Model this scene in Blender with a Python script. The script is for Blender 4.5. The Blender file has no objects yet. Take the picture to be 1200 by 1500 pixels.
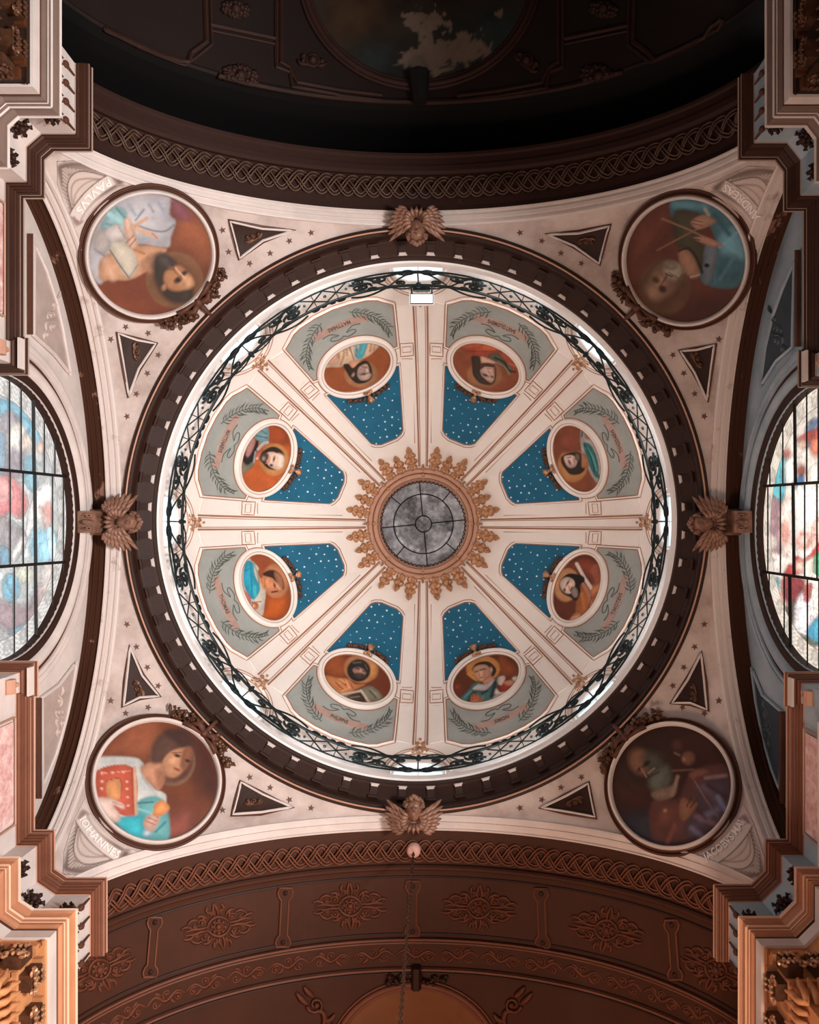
import bpy, math, random
import numpy as np
from math import pi, sin, cos, radians, hypot, atan2
from mathutils import Vector, Matrix
from mathutils.bvhtree import BVHTree
from mathutils.geometry import delaunay_2d_cdt

random.seed(7)
S = bpy.context.scene
COL = S.collection
# ------------------------------------------------------------------ camera, sky, lights, exposure
F, ZX, ZY = 1150.0, 642.0, 777.0        # focal length and zenith in the 1200x1500 frame
CX, CY = 0.383, 0.17                    # the eye stands a little off the dome's axis; z = 0 is eye level
cam_d = bpy.data.cameras.new('camera')
cam = bpy.data.objects.new('camera', cam_d)
COL.objects.link(cam)
cam.location = (CX, CY, 0)
cam.rotation_euler = (pi, 0, 0)
cam_d.sensor_fit = 'HORIZONTAL'
cam_d.sensor_width = 36
cam_d.lens = F / 1200 * 36
cam_d.shift_x = -(ZX - 600) / 1200
cam_d.shift_y = (ZY - 750) / 1200
cam_d.clip_end = 200
S.camera = cam

W = bpy.data.worlds.new('sky')
S.world = W
W.use_nodes = True
W.node_tree.nodes['Background'].inputs[0].default_value = (0.80, 0.72, 0.68, 1)
W.node_tree.nodes['Background'].inputs[1].default_value = 0.08
S.view_settings.view_transform = 'Standard'
S.view_settings.look = 'None'
S.view_settings.gamma = 1
S.view_settings.use_curve_mapping = False
S.view_settings.exposure = -0.12


def lamp(name, kind, loc, energy, color, target=None, **kw):
    d = bpy.data.lights.new(name, kind)
    d.energy = energy
    d.color = color
    for k, v in kw.items():
        setattr(d, k, v)
    o = bpy.data.objects.new(name, d)
    COL.objects.link(o)
    o.location = loc
    if target is not None:
        o.rotation_euler = (Vector(target) - Vector(loc)).to_track_quat('-Z', 'Y').to_euler()
    return o


# added area lamps, no visible source: warm nave fill, right key, cool left fill
lamp('nave_fill', 'AREA', (1.2, 8.5, 0.5), 700, (1.0, 0.74, 0.56), (0, 2, 10), shape='DISK', size=3.0)
lamp('right_key', 'AREA', (9.0, 0.0, -0.8), 4600, (1.0, 0.97, 0.96), (-4.5, 0, 12), shape='DISK', size=3.0)
lamp('cool_fill', 'AREA', (-4.5, 1.0, -0.5), 130, (0.72, 0.86, 1.0), (5.5, 1, 11), shape='DISK', size=3.0)
for k in range(8):                       # added lamps, unseen behind the rim, brighten the dome
    a = radians(22.5 + 45 * k)
    lamp('dome_fill', 'AREA', (4.72 * cos(a), 4.72 * sin(a), 14.45), 36, (1.0, 0.96, 0.95),
         (1.0 * cos(a), 1.0 * sin(a), 19.5), shape='RECTANGLE', size=1.6, size_y=0.12)


# ------------------------------------------------------------------ colours and materials
def lin(h):
    h = h.lstrip('#')
    v = np.array([int(h[i:i + 2], 16) / 255 for i in (0, 2, 4)])
    return np.where(v <= 0.04045, v / 12.92, ((v + 0.055) / 1.055) ** 2.4)


def mat(name, hexc, rough=0.75, metal=0.0, var=0.12, scale=3.0, bump=0.0, hex2=None, thr=None, emit=None, vcol=False, gain=1.0):
    m = bpy.data.materials.new(name)
    m.use_nodes = True
    nt = m.node_tree
    b = nt.nodes['Principled BSDF']
    b.inputs['Roughness'].default_value = rough
    b.inputs['Metallic'].default_value = metal
    b.inputs['Specular IOR Level'].default_value = 0.3
    if vcol:
        a = nt.nodes.new('ShaderNodeAttribute')
        a.attribute_name = 'Col'
        src = a.outputs['Color']
        if gain != 1.0:
            g = nt.nodes.new('ShaderNodeVectorMath')
            g.operation = 'SCALE'
            g.inputs[3].default_value = gain
            nt.links.new(src, g.inputs[0])
            src = g.outputs[0]
        nt.links.new(src, b.inputs['Base Color'])
        if emit:
            nt.links.new(src, b.inputs['Emission Color'])
            b.inputs['Emission Strength'].default_value = emit
        return m
    c = lin(hexc)
    if emit:
        b.inputs['Base Color'].default_value = (*c, 1)
        b.inputs['Emission Color'].default_value = (*c, 1)
        b.inputs['Emission Strength'].default_value = emit
        return m
    c2 = lin(hex2) if hex2 else c * (1 - 2 * var)
    tc = nt.nodes.new('ShaderNodeTexCoord')
    n = nt.nodes.new('ShaderNodeTexNoise')
    n.inputs['Scale'].default_value = scale
    n.inputs['Detail'].default_value = 6
    n.inputs['Roughness'].default_value = 0.65
    nt.links.new(tc.outputs['Object'], n.inputs['Vector'])
    r = nt.nodes.new('ShaderNodeValToRGB')
    lo, hi = thr if thr else (0.3, 0.7)
    r.color_ramp.elements[0].position = lo
    r.color_ramp.elements[0].color = (*c2, 1)
    r.color_ramp.elements[1].position = hi
    r.color_ramp.elements[1].color = (*c, 1)
    nt.links.new(n.outputs['Fac'], r.inputs['Fac'])
    nt.links.new(r.outputs['Color'], b.inputs['Base Color'])
    if bump:
        bp = nt.nodes.new('ShaderNodeBump')
        bp.inputs['Strength'].default_value = bump
        bp.inputs['Distance'].default_value = 0.02
        n2 = nt.nodes.new('ShaderNodeTexNoise')
        n2.inputs['Scale'].default_value = scale * 7
        n2.inputs['Detail'].default_value = 5
        nt.links.new(tc.outputs['Object'], n2.inputs['Vector'])
        nt.links.new(n2.outputs['Fac'], bp.inputs['Height'])
        nt.links.new(bp.outputs['Normal'], b.inputs['Normal'])
    return m


M = dict(
    dome=mat('dome_plaster', '#ece0d7', var=0.04, scale=1.2),
    domeline=mat('brown_line', '#a8755a', var=0.1),
    cream=mat('cream_plaster', '#dccdc6', var=0.10, scale=1.6, bump=0.15),
    creamold=mat('worn_cream_plaster', '#d6c7c0', hex2='#8d7468', thr=(0.28, 0.42), scale=2.2, bump=0.3),
    pend=mat('pendentive_plaster', '#cbb9b1', hex2='#a48f86', thr=(0.3, 0.6), scale=1.3, bump=0.15),
    white=mat('white_plaster', '#f3ece8', var=0.03),
    brown=mat('brown_moulding', '#5b3526', rough=0.55, var=0.12, scale=4, bump=0.15),
    darkbrown=mat('dark_brown_paint', '#301509', rough=0.6, var=0.15, scale=3, bump=0.2),
    oldbrown=mat('peeling_brown_paint', '#40200f', hex2='#8a6453', thr=(0.34, 0.38), rough=0.7, scale=1.4, bump=0.4),
    tan=mat('tan_moulding', '#c09078', rough=0.55, var=0.08),
    wallo=mat('ochre_wall', '#c98a5c', rough=0.6, var=0.05),
    gold=mat('gilding', '#d2a07a', rough=0.38, metal=0.45, hex2='#7a4c30', thr=(0.32, 0.6), scale=14),
    darkgold=mat('tarnished_gilding', '#6b4632', rough=0.45, metal=0.3, var=0.3, scale=9),
    blue=mat('star_blue_paint', '#1c6482', var=0.12, scale=2.0),
    grey=mat('grey_panel_paint', '#a0a29c', var=0.10, scale=1.8),
    greydark=mat('grey_green_paint', '#5c6058', var=0.15),
    banner=mat('pink_banner_paint', '#b59488', var=0.12, scale=6),
    star=mat('silver_star_paint', '#dfe6ea', var=0.02),
    dstar=mat('brown_star_paint', '#6b4a40', var=0.1),
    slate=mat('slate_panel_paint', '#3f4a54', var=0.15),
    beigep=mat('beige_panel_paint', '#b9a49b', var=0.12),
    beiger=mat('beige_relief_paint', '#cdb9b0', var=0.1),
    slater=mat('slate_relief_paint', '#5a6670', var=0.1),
    coolplaster=mat('cool_lit_plaster', '#a9b4bd', hex2='#8698a2', var=0.1, scale=1.5, bump=0.15),  # cool light on the right wall put into the plaster colour
    iron=mat('wrought_iron', '#1b2425', rough=0.5, metal=0.4, var=0.1),
    lead=mat('window_bar_iron', '#14110f', rough=0.6, var=0.1),
    vault=mat('brown_vault_paint', '#462415', rough=0.7, var=0.12, scale=1.5, bump=0.15),
    vaultorn=mat('vault_relief_paint', '#6a3824', rough=0.6, var=0.2, scale=6),
    vaultline=mat('vault_line_paint', '#74432f', rough=0.6, var=0.1),
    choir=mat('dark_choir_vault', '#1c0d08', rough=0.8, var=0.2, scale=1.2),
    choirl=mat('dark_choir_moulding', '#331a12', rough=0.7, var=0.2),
    black=mat('shade_black', '#0c0807', rough=0.9, var=0.1),  # near-black puts the deep shade of the choir slot into the colour
    marble=mat('pink_marble', '#c98f8c', hex2='#e9cdc6', thr=(0.35, 0.65), rough=0.4, scale=9),
    paint=mat('mural_paint', '#ffffff', vcol=True, rough=0.6),
    paintd=mat('mural_paint_on_walls', '#ffffff', vcol=True, rough=0.55, gain=1.0),
    lampglass=mat('lamp_glass', '#dff4f6', emit=1.0),
    drumglass=mat('daylit_drum_glass', '#cfe6ee', emit=1.15),
    glassl=mat('stained_glass_lit_left', '#ffffff', vcol=True, rough=0.3, emit=0.75),
    glassr=mat('stained_glass_lit_right', '#ffffff', vcol=True, rough=0.3, emit=1.0),
    oculus=mat('dusty_oculus_glass', '#ffffff', vcol=True, rough=0.4, emit=0.22),
    pinkboss=mat('pale_boss_paint', '#d8a898', var=0.05),
    chainm=mat('chain_metal', '#5a4034', rough=0.4, metal=0.6, var=0.1),
    vaultfield=mat('ochre_field_paint', '#7a4a2c', rough=0.7, var=0.1),
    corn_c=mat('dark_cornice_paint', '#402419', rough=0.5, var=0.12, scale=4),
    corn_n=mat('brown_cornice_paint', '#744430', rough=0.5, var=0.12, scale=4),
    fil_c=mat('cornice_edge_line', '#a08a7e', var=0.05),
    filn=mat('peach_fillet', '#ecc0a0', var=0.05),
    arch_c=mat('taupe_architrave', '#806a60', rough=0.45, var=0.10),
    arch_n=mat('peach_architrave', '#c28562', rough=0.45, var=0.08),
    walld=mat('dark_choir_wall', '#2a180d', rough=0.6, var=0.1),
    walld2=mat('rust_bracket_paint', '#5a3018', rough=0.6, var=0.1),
    choirsoff=mat('shade_dark_arch_paint', '#2c130b', hex2='#6b5348', thr=(0.27, 0.31), rough=0.7, scale=1.2, bump=0.4),  # weak light on the choir arch put into the colour; flaking is wear
    choirplait=mat('shade_dark_plait_paint', '#5d4436', rough=0.5, var=0.2, scale=2),  # the same weak light put into the plait colour
    floor=mat('stone_floor', '#b09a88', var=0.1),
)

# ------------------------------------------------------------------ helpers
LOC = {}


def tag(o, label=None, cat=None, group=None, kind=None):
    if label: o['label'] = label
    if cat: o['category'] = cat
    if group: o['group'] = group
    if kind: o['kind'] = kind
    return o


def thing(name, loc=(0, 0, 0), label=None, cat=None, group=None, kind=None):
    o = bpy.data.objects.new(name, None)
    o.empty_display_size = 0.1
    COL.objects.link(o)
    o.location = loc
    LOC[o.name] = Vector(loc)
    return tag(o, label, cat, group, kind)


def mk(name, V, Fc, m, parent=None, smooth=False, cols=None, kind=None, label=None, local=False):
    V = np.asarray(V, float)
    if parent is not None and not local:
        V = V - np.array(LOC[parent.name])
    me = bpy.data.meshes.new(name)
    me.from_pydata(V.tolist(), [], [list(map(int, f)) for f in Fc])
    me.materials.append(M[m] if isinstance(m, str) else m)
    if smooth:
        me.polygons.foreach_set('use_smooth', [True] * len(me.polygons))
    if cols is not None:
        at = me.color_attributes.new('Col', 'FLOAT_COLOR', 'POINT')
        c4 = np.ones((len(V), 4), np.float32)
        c4[:, :3] = cols
        at.data.foreach_set('color', c4.ravel())
    me.update()
    o = bpy.data.objects.new(name, me)
    COL.objects.link(o)
    if parent is not None:
        o.parent = parent
    LOC[o.name] = Vector((0, 0, 0)) if parent is None else LOC[parent.name]
    if kind: o['kind'] = kind
    if label: o['label'] = label
    return o


def copy_tree(o, parent=None):
    c = o.copy()
    COL.objects.link(c)
    c.parent = parent
    LOC[c.name] = LOC[o.name]
    for ch in o.children:
        copy_tree(ch, c)
    return c


def tube_mesh(P, r, seg=6, closed=False, flat=1.0, up=None):
    P = np.asarray(P, float)
    n = len(P)
    r = np.full(n, r) if np.isscalar(r) else np.asarray(r, float)
    if closed:
        T = np.roll(P, -1, 0) - np.roll(P, 1, 0)
    else:
        T = np.gradient(P, axis=0)
    T /= np.linalg.norm(T, axis=1)[:, None] + 1e-12
    if up is None:
        N = np.cross(T, [0.0, 0.0, 1.0])
        bad = np.linalg.norm(N, axis=1) < 0.05
        N[bad] = np.cross(T[bad], [1.0, 0.0, 0.0])
    else:
        N = np.cross(T, up)
    N /= np.linalg.norm(N, axis=1)[:, None] + 1e-12
    B = np.cross(N, T)
    a = np.arange(seg) * 2 * pi / seg
    V = (P[:, None] + r[:, None, None] * (N[:, None] * np.cos(a)[None, :, None] + flat * B[:, None] * np.sin(a)[None, :, None])).reshape(-1, 3)
    Fc = []
    m = n if closed else n - 1
    for i in range(m):
        j = (i + 1) % n
        for k in range(seg):
            l = (k + 1) % seg
            Fc.append((i * seg + k, i * seg + l, j * seg + l, j * seg + k))
    if not closed:
        Fc.append(tuple(range(seg))[::-1])
        Fc.append(tuple((n - 1) * seg + k for k in range(seg)))
    return V, Fc


def sphere_mesh(c, r, nu=8, nv=5):
    r = np.array([r, r, r]) if np.isscalar(r) else np.array(r)
    V, Fc = [], []
    for i in range(nv + 1):
        t = pi * i / nv
        for j in range(nu):
            p = 2 * pi * j / nu
            V.append((sin(t) * cos(p), sin(t) * sin(p), cos(t)))
    for i in range(nv):
        for j in range(nu):
            k = (j + 1) % nu
            Fc.append((i * nu + j, (i + 1) * nu + j, (i + 1) * nu + k, i * nu + k))
    return np.array(V) * r + np.array(c), Fc


class MB:
    def __init__(s):
        s.V, s.F, s.n = [], [], 0

    def add(s, V, Fc):
        s.V.append(np.asarray(V, float))
        s.F += [tuple(i + s.n for i in f) for f in Fc]
        s.n += len(V)
        return s

    def tube(s, P, r, seg=5, closed=False, **k):
        return s.add(*tube_mesh(P, r, seg, closed, **k))

    def ball(s, c, r, nu=8, nv=5):
        return s.add(*sphere_mesh(c, r, nu, nv))

    def box(s, lo, hi):
        x0, y0, z0 = lo; x1, y1, z1 = hi
        V = [(x, y, z) for z in (z0, z1) for x, y in ((x0, y0), (x1, y0), (x1, y1), (x0, y1))]
        return s.add(V, [(0, 3, 2, 1), (4, 5, 6, 7), (0, 1, 5, 4), (1, 2, 6, 5), (2, 3, 7, 6), (3, 0, 4, 7)])

    def mk(s, name, m, parent=None, **k):
        return mk(name, np.concatenate(s.V), s.F, m, parent, **k)


def grid(n, m, cu=False, cv=False):
    """faces of an n x m vertex grid"""
    Fc = []
    for i in range(n if cu else n - 1):
        for j in range(m if cv else m - 1):
            a, b = (i + 1) % n, (j + 1) % m
            Fc.append((i * m + j, i * m + b, a * m + b, a * m + j))
    return Fc


def revolve(prof, n=180, a0=0.0, a1=2 * pi, closed=True, c=(0, 0)):
    A = np.linspace(a0, a1, n, endpoint=not closed)
    V = [(c[0] + r * cos(a), c[1] + r * sin(a), h) for a in A for r, h in prof]
    return np.array(V), grid(n, len(prof), cu=closed)


def in_poly(P, poly):
    P = np.asarray(P, float); poly = np.asarray(poly, float)
    x, y = P[:, 0], P[:, 1]
    r = np.zeros(len(P), bool)
    n = len(poly)
    for i in range(n):
        x0, y0 = poly[i]; x1, y1 = poly[(i + 1) % n]
        if y0 == y1: continue
        c = ((y0 > y) != (y1 > y)) & (x < (x1 - x0) * (y - y0) / (y1 - y0) + x0)
        r ^= c
    return r


def seg_dist(P, a, b):
    a = np.asarray(a, float); b = np.asarray(b, float)
    d = b - a
    t = np.clip(((P - a) @ d) / (d @ d + 1e-12), 0, 1)
    return np.linalg.norm(P - a - t[:, None] * d, axis=1)


def poly_sd(P, poly):
    d = np.full(len(P), 1e9)
    n = len(poly)
    for i in range(n):
        d = np.minimum(d, seg_dist(P, poly[i], poly[(i + 1) % n]))
    return np.where(in_poly(P, poly), -d, d)


def smooth_poly(pts, k=4, closed=True):
    pts = np.asarray(pts, float)
    n = len(pts)
    out = []
    rng = range(n if closed else n - 1)
    for i in rng:
        if closed:
            p0, p1, p2, p3 = pts[i - 1], pts[i], pts[(i + 1) % n], pts[(i + 2) % n]
        else:
            p0, p1, p2, p3 = pts[max(i - 1, 0)], pts[i], pts[i + 1], pts[min(i + 2, n - 1)]
        for j in range(k):
            t = j / k
            out.append(0.5 * (2 * p1 + (p2 - p0) * t + (2 * p0 - 5 * p1 + 4 * p2 - p3) * t * t + (3 * p1 - p0 - 3 * p2 + p3) * t ** 3))
    if not closed:
        out.append(pts[-1])
    return np.array(out)


def resample(pts, step, closed=True):
    out = []
    n = len(pts)
    for i in range(n if closed else n - 1):
        a, b = np.array(pts[i], float), np.array(pts[(i + 1) % n], float)
        k = max(1, int(np.linalg.norm(b - a) / step))
        for j in range(k):
            out.append(a + (b - a) * j / k)
    if not closed:
        out.append(np.array(pts[-1], float))
    return np.array(out)


def cdt(poly, step, holes=()):
    loops = [resample(poly, step)] + [resample(h, step) for h in holes]
    P = np.concatenate(loops)
    E, o = [], 0
    for l in loops:
        n = len(l)
        E += [(o + i, o + (i + 1) % n) for i in range(n)]
        o += n
    lo, hi = P.min(0), P.max(0)
    gx, gy = np.meshgrid(np.arange(lo[0], hi[0], step), np.arange(lo[1], hi[1], step))
    G = np.stack([gx.ravel(), gy.ravel()], 1) + np.array([0.37, 0.21]) * step
    if len(G):
        ok = poly_sd(G, loops[0]) < -0.45 * step
        for h in loops[1:]:
            ok &= poly_sd(G, h) > 0.45 * step
        G = G[ok]
        P = np.concatenate([P, G])
    r = delaunay_2d_cdt([Vector(p) for p in P], E, [], 0, 1e-6)
    V = np.array([tuple(v) for v in r[0]])
    T = np.array([tuple(f) for f in r[2] if len(f) == 3])
    c = V[T].mean(1)
    ok = in_poly(c, loops[0])
    for h in loops[1:]:
        ok &= ~in_poly(c, h)
    return V, T[ok]


def plate(poly, fn, top, bot, step, holes=()):
    """a plate with real thickness: poly in the surface's own coordinates, fn(uv array, off) -> points"""
    V2, T = cdt(poly, step, holes)
    V = fn(V2, top)
    n = len(V2)
    cnt = {}
    for t in T:
        for a, b in ((t[0], t[1]), (t[1], t[2]), (t[2], t[0])):
            cnt[(a, b)] = 1
    be = [(a, b) for (a, b) in cnt if (b, a) not in cnt]
    ids = sorted({i for e in be for i in e})
    mp = {i: n + k for k, i in enumerate(ids)}
    VB = fn(V2[ids], bot)
    Fc = [tuple(t) for t in T] + [(a, b, mp[b], mp[a]) for a, b in be]
    return np.concatenate([V, VB]), Fc, np.concatenate([V2, V2[ids]])


def pxof(P):
    P = np.asarray(P, float)
    return np.stack([ZX + F * (P[:, 0] - CX) / P[:, 2], ZY + F * (P[:, 1] - CY) / P[:, 2]], 1)


# painting engine: a mural is colours on the vertices of a fine mesh
def noise2(P, sc, seed=0):
    rs = np.random.RandomState(seed)
    T = rs.rand(64, 64)
    out = np.zeros(len(P)); amp = 0.5
    for o in range(4):
        q = P / sc * 2 ** o
        i = np.floor(q).astype(int); f = q - i
        f = f * f * (3 - 2 * f)
        a = T[i[:, 0] % 64, i[:, 1] % 64]; b = T[(i[:, 0] + 1) % 64, i[:, 1] % 64]
        c = T[i[:, 0] % 64, (i[:, 1] + 1) % 64]; d = T[(i[:, 0] + 1) % 64, (i[:, 1] + 1) % 64]
        out += amp * ((a * (1 - f[:, 0]) + b * f[:, 0]) * (1 - f[:, 1]) + (c * (1 - f[:, 0]) + d * f[:, 0]) * f[:, 1])
        amp /= 2
    return out


def paint(P, base, ops, seed=0, var=0.25, vs=14, model=0.8, outline=0):
    C = np.tile(lin(base), (len(P), 1))
    nop = 0
    for op in ops:
        k = op[0]
        if k == 'E':       # E cx cy rx ry rot colour soft
            _, cx, cy, rx, ry, rot, col, soft = op[:8]
            a = radians(rot)
            d = P - np.array([cx, cy])
            x = d[:, 0] * cos(a) + d[:, 1] * sin(a); y = -d[:, 0] * sin(a) + d[:, 1] * cos(a)
            q = np.hypot(x / rx, y / ry)
            sd = (q - 1) * min(rx, ry)
        elif k == 'P':     # P pts colour soft [smooth]
            _, pts, col, soft = op[:4]
            pts = smooth_poly(pts) if len(op) < 5 or op[4] else pts
            sd = poly_sd(P, pts)
        elif k == 'L':     # L pts width colour soft
            _, pts, w, col, soft = op[:5]
            if len(pts) > 2: pts = smooth_poly(pts, 3, False)
            sd = np.full(len(P), 1e9)
            for i in range(len(pts) - 1):
                sd = np.minimum(sd, seg_dist(P, pts[i], pts[i + 1]))
            sd = sd - w / 2
        w_ = np.clip(0.5 - sd / (2 * soft + 1e-6), 0, 1)[:, None]
        cc = lin(col)[None]
        if k in 'EP' and model:
            sz = max(1e-3, float(-sd.min()))
            body = np.clip(-sd / (0.8 * sz), 0, 1)
            fold = noise2(np.stack([P[:, 0] * 0.8 + P[:, 1] * 0.6, (P[:, 1] * 0.8 - P[:, 0] * 0.6) * 0.35], 1), max(sz * 0.7, 2.0), nop + seed)
            lum = np.clip(0.74 + 0.36 * body + 0.55 * model * (fold - 0.47), 0.3, 1.5)
            cc = cc * lum[:, None]
        C = C * (1 - w_) + cc * w_
        if outline and k == 'P':
            ln_ = np.clip(1 - np.abs(sd) / outline, 0, 1)[:, None] * 0.55
            C = C * (1 - ln_)
        nop += 1
    nz = noise2(P, vs, seed)[:, None]
    C = C * (1 + var * 2 * (nz - 0.47))
    if model:
        C = C * (1 + 0.22 * (noise2(P + 50, vs / 5, seed + 1)[:, None] - 0.47))
    return np.clip(C, 0, 1)

# ------------------------------------------------------------------ the setting: shells
def struct(name, V, Fc, m, smooth=False, parent=None, label=None):
    o = mk(name, V, Fc, m, parent, smooth)
    o['kind'] = 'structure'
    if label: o['label'] = label
    return o


b_ = MB(); b_.box((-16, -16, -1.75), (16, 22, -1.6))
o = b_.mk('floor', 'floor'); o['kind'] = 'structure'

EA, EB, EH = 5.0, 3.5, 9.95               # the four arches: half-ellipses of 5.0 x 3.5 m springing at 9.95


def arch_pts(axis, sg, prof, n=100, t0=0.02):
    T = np.linspace(t0, pi - t0, n)
    V = []
    for t in T:
        for D, dr in prof:
            u, h = (EA + dr) * cos(t), EH + (EB + dr) * sin(t)
            V.append((u, sg * D, h) if axis == 'y' else (sg * D, u, h))
    return np.array(V), grid(n, len(prof))


def arch_f(axis, sg):
    """(arc angle t, D) -> point on the intrados, off = towards the room"""
    def fn(UV, off):
        UV = np.asarray(UV, float)
        t, D = UV[:, 0], UV[:, 1]
        dr = -np.broadcast_to(off, t.shape)
        u, h = (EA + dr) * np.cos(t), EH + (EB + dr) * np.sin(t)
        return np.stack([u, sg * D, h] if axis == 'y' else [sg * D, u, h], 1)
    return fn


def Ha(u):
    return EH + EB * math.sqrt(max(0, 1 - (u / EA) ** 2))


# pendentives
PEND = {}
PEXT = {}
NF, NS = 73, 22


def pendentive(sx, sy, smax=1.0):
    V = []
    for i in range(NF):
        ph = pi / 2 * i / (NF - 1)
        R = np.array([5.0 * cos(ph), 5.0 * sin(ph), 13.42])
        A = 5.045
        if ph <= pi / 4: x, y = A, A * math.tan(ph)
        else: x, y = A / max(math.tan(ph), 1e-9), A
        m_ = min(x, y); lim = 4.95
        h = Ha(min(m_, lim)) if m_ < 5.3 else Ha(lim)
        B = np.array([x, y, min(h, 13.45)])
        L = np.linalg.norm(B - R)
        nrm = np.array([cos(ph) * 0.8, sin(ph) * 0.8, 0.6])
        for j in range(NS):
            s = smax * j / (NS - 1)
            p = R * (1 - s) + B * s + nrm * 0.10 * L * sin(pi * s)
            V.append((sx * p[0], sy * p[1], p[2]))
    return np.array(V), grid(NF, NS)


corner_words = {(-1, -1): 'beside the Pavlvs medallion', (1, -1): 'beside the Andreas medallion',
                (-1, 1): 'beside the Iohannes medallion', (1, 1): 'beside the Iacobvs medallion'}
pend_obj = {}
for (sx, sy), nm in (((-1, -1), 'curved corner spandrel of cream plaster behind the PAVLVS medallion'),
                     ((1, -1), 'curved corner spandrel of grey plaster behind the ANDREAS medallion'),
                     ((-1, 1), 'curved corner spandrel of cream plaster behind the IOHANNES medallion'),
                     ((1, 1), 'curved corner spandrel of shaded plaster behind the JACOBVS MAI medallion')):
    V, Fc = pendentive(sx, sy)
    PEND[(sx, sy)] = BVHTree.FromPolygons([tuple(v) for v in V], Fc)
    pend_obj[(sx, sy)] = struct('pendentive', V, Fc, 'pend', True, label=nm)
    V2, F2 = pendentive(sx, sy, 1.25)
    PEXT[(sx, sy)] = BVHTree.FromPolygons([tuple(v) for v in V2], F2)

EYE = Vector((CX, CY, 0))


def hits(bvh, UV):
    return np.array([bvh.ray_cast(EYE, Vector(((x - ZX) / F, (y - ZY) / F, 1)).normalized(), 60)[0] is not None for x, y in np.asarray(UV, float)])




def Rf(bvh, ext=None):
    """(photo px) -> the point of a shell seen there, lifted off its surface"""
    def fn(UV, off):
        UV = np.asarray(UV, float)
        offs = np.broadcast_to(off, (len(UV),))
        out = []
        for (px, py), of in zip(UV, offs):
            d = Vector(((px - ZX) / F, (py - ZY) / F, 1)).normalized()
            loc, n, i, dist = bvh.ray_cast(EYE, d, 60)
            if loc is None and ext is not None:
                loc, n, i, dist = ext.ray_cast(EYE, d, 60)
            if loc is None:
                loc, n, i, dist = bvh.find_nearest(EYE + d * 14.5)
            if n.dot(d) > 0: n = -n
            out.append(loc + n * of)
        return np.array([tuple(p) for p in out])
    return fn


def plane_fn(X=None, H=None):
    def fn(UV, off):
        UV = np.asarray(UV, float)
        dx, dy = (UV[:, 0] - ZX) / F, (UV[:, 1] - ZY) / F
        if X is not None:
            t = (X - CX) / dx
            return np.stack([np.full(len(UV), X) - np.sign(X) * off, CY + dy * t, t], 1)
        return np.stack([CX + dx * H, CY + dy * H, np.full(len(UV), H) - off], 1)
    return fn


# arch bands (white archivolt, brown soffit) on the four sides
side_name = {('y', -1): 'choir', ('y', 1): 'nave', ('x', -1): 'left', ('x', 1): 'right'}
trim_n = [0]


def trim(V, Fc, m, label, smooth=True, parent=None):
    trim_n[0] += 1
    return struct('trim_%d' % trim_n[0], V, Fc, m, smooth, parent, label)


archi = {}
for (ax, sg), nm in side_name.items():
    prof = [(5.03, 0.06), (5.035, -0.02), (5.06, -0.035), (5.10, -0.035), (5.105, -0.02), (5.14, -0.02), (5.145, -0.045),
            (5.20, -0.05), (5.205, -0.03), (5.25, -0.03), (5.26, -0.055), (5.285, -0.055), (5.29, 0.0)]
    V, Fc = arch_pts(ax, sg, prof)
    archi[(ax, sg)] = trim(V, Fc, 'creamold' if ax == 'x' else 'cream',
                           'pale moulded archivolt along the %s arch, between corner spandrels and brown soffit' % nm, False)
    if ax == 'x':
        prof = [(5.29, 0.0), (5.38, 0.0), (5.385, -0.02), (5.40, -0.02), (5.405, 0.0), (5.47, 0.005), (5.475, -0.015), (5.495, -0.015), (5.50, 0.005), (5.66, 0.02)]
        V, Fc = arch_pts(ax, sg, prof)
        trim(V, Fc, 'oldbrown', 'brown soffit of the %s arch, paint flaking' % nm, False)

# nave side (bottom of the picture): soffit, guilloche field, barrel vault
prof = [(5.29, 0.0), (5.42, 0.0), (5.425, 0.025), (5.45, 0.025), (5.455, 0.05), (5.90, 0.05), (5.905, 0.0), (5.93, -0.03), (5.97, -0.03), (6.0, 0.0), (6.05, 0.01)]
V, Fc = arch_pts('y', 1, prof, 140)
nave_soffit = trim(V, Fc, 'vault', 'brown arch soffit towards the nave carrying the plaited band', False)
V, Fc = arch_pts('y', 1, [(6.05, 0.01), (6.06, 0.06), (7.16, 0.06), (7.165, 0.02), (7.2, 0.0), (7.24, 0.0), (7.25, 0.06), (7.66, 0.06), (7.67, 0.02), (7.72, 0.0), (7.76, 0.02), (7.77, 0.07), (13.0, 0.07)], 140)
nave_vault = struct('ceiling', V, Fc, 'vault', False, label='brown painted barrel vault of the nave with relief panels')
NV = BVHTree.FromPolygons([tuple(v) for v in V], Fc)
prof = [(5.29, 0.0), (5.36, 0.0), (5.365, 0.03), (5.52, 0.03), (5.525, 0.06), (5.92, 0.06), (5.925, 0.0), (5.97, -0.04), (6.06, -0.04), (6.08, 0.0), (6.2, 0.0), (6.23, -0.03), (6.28, -0.03), (6.3, 0.4)]
V, Fc = arch_pts('y', -1, prof, 140)
choir_soffit = trim(V, Fc, 'choirsoff', 'dark brown arch soffit towards the choir carrying the plaited band', False)
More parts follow.
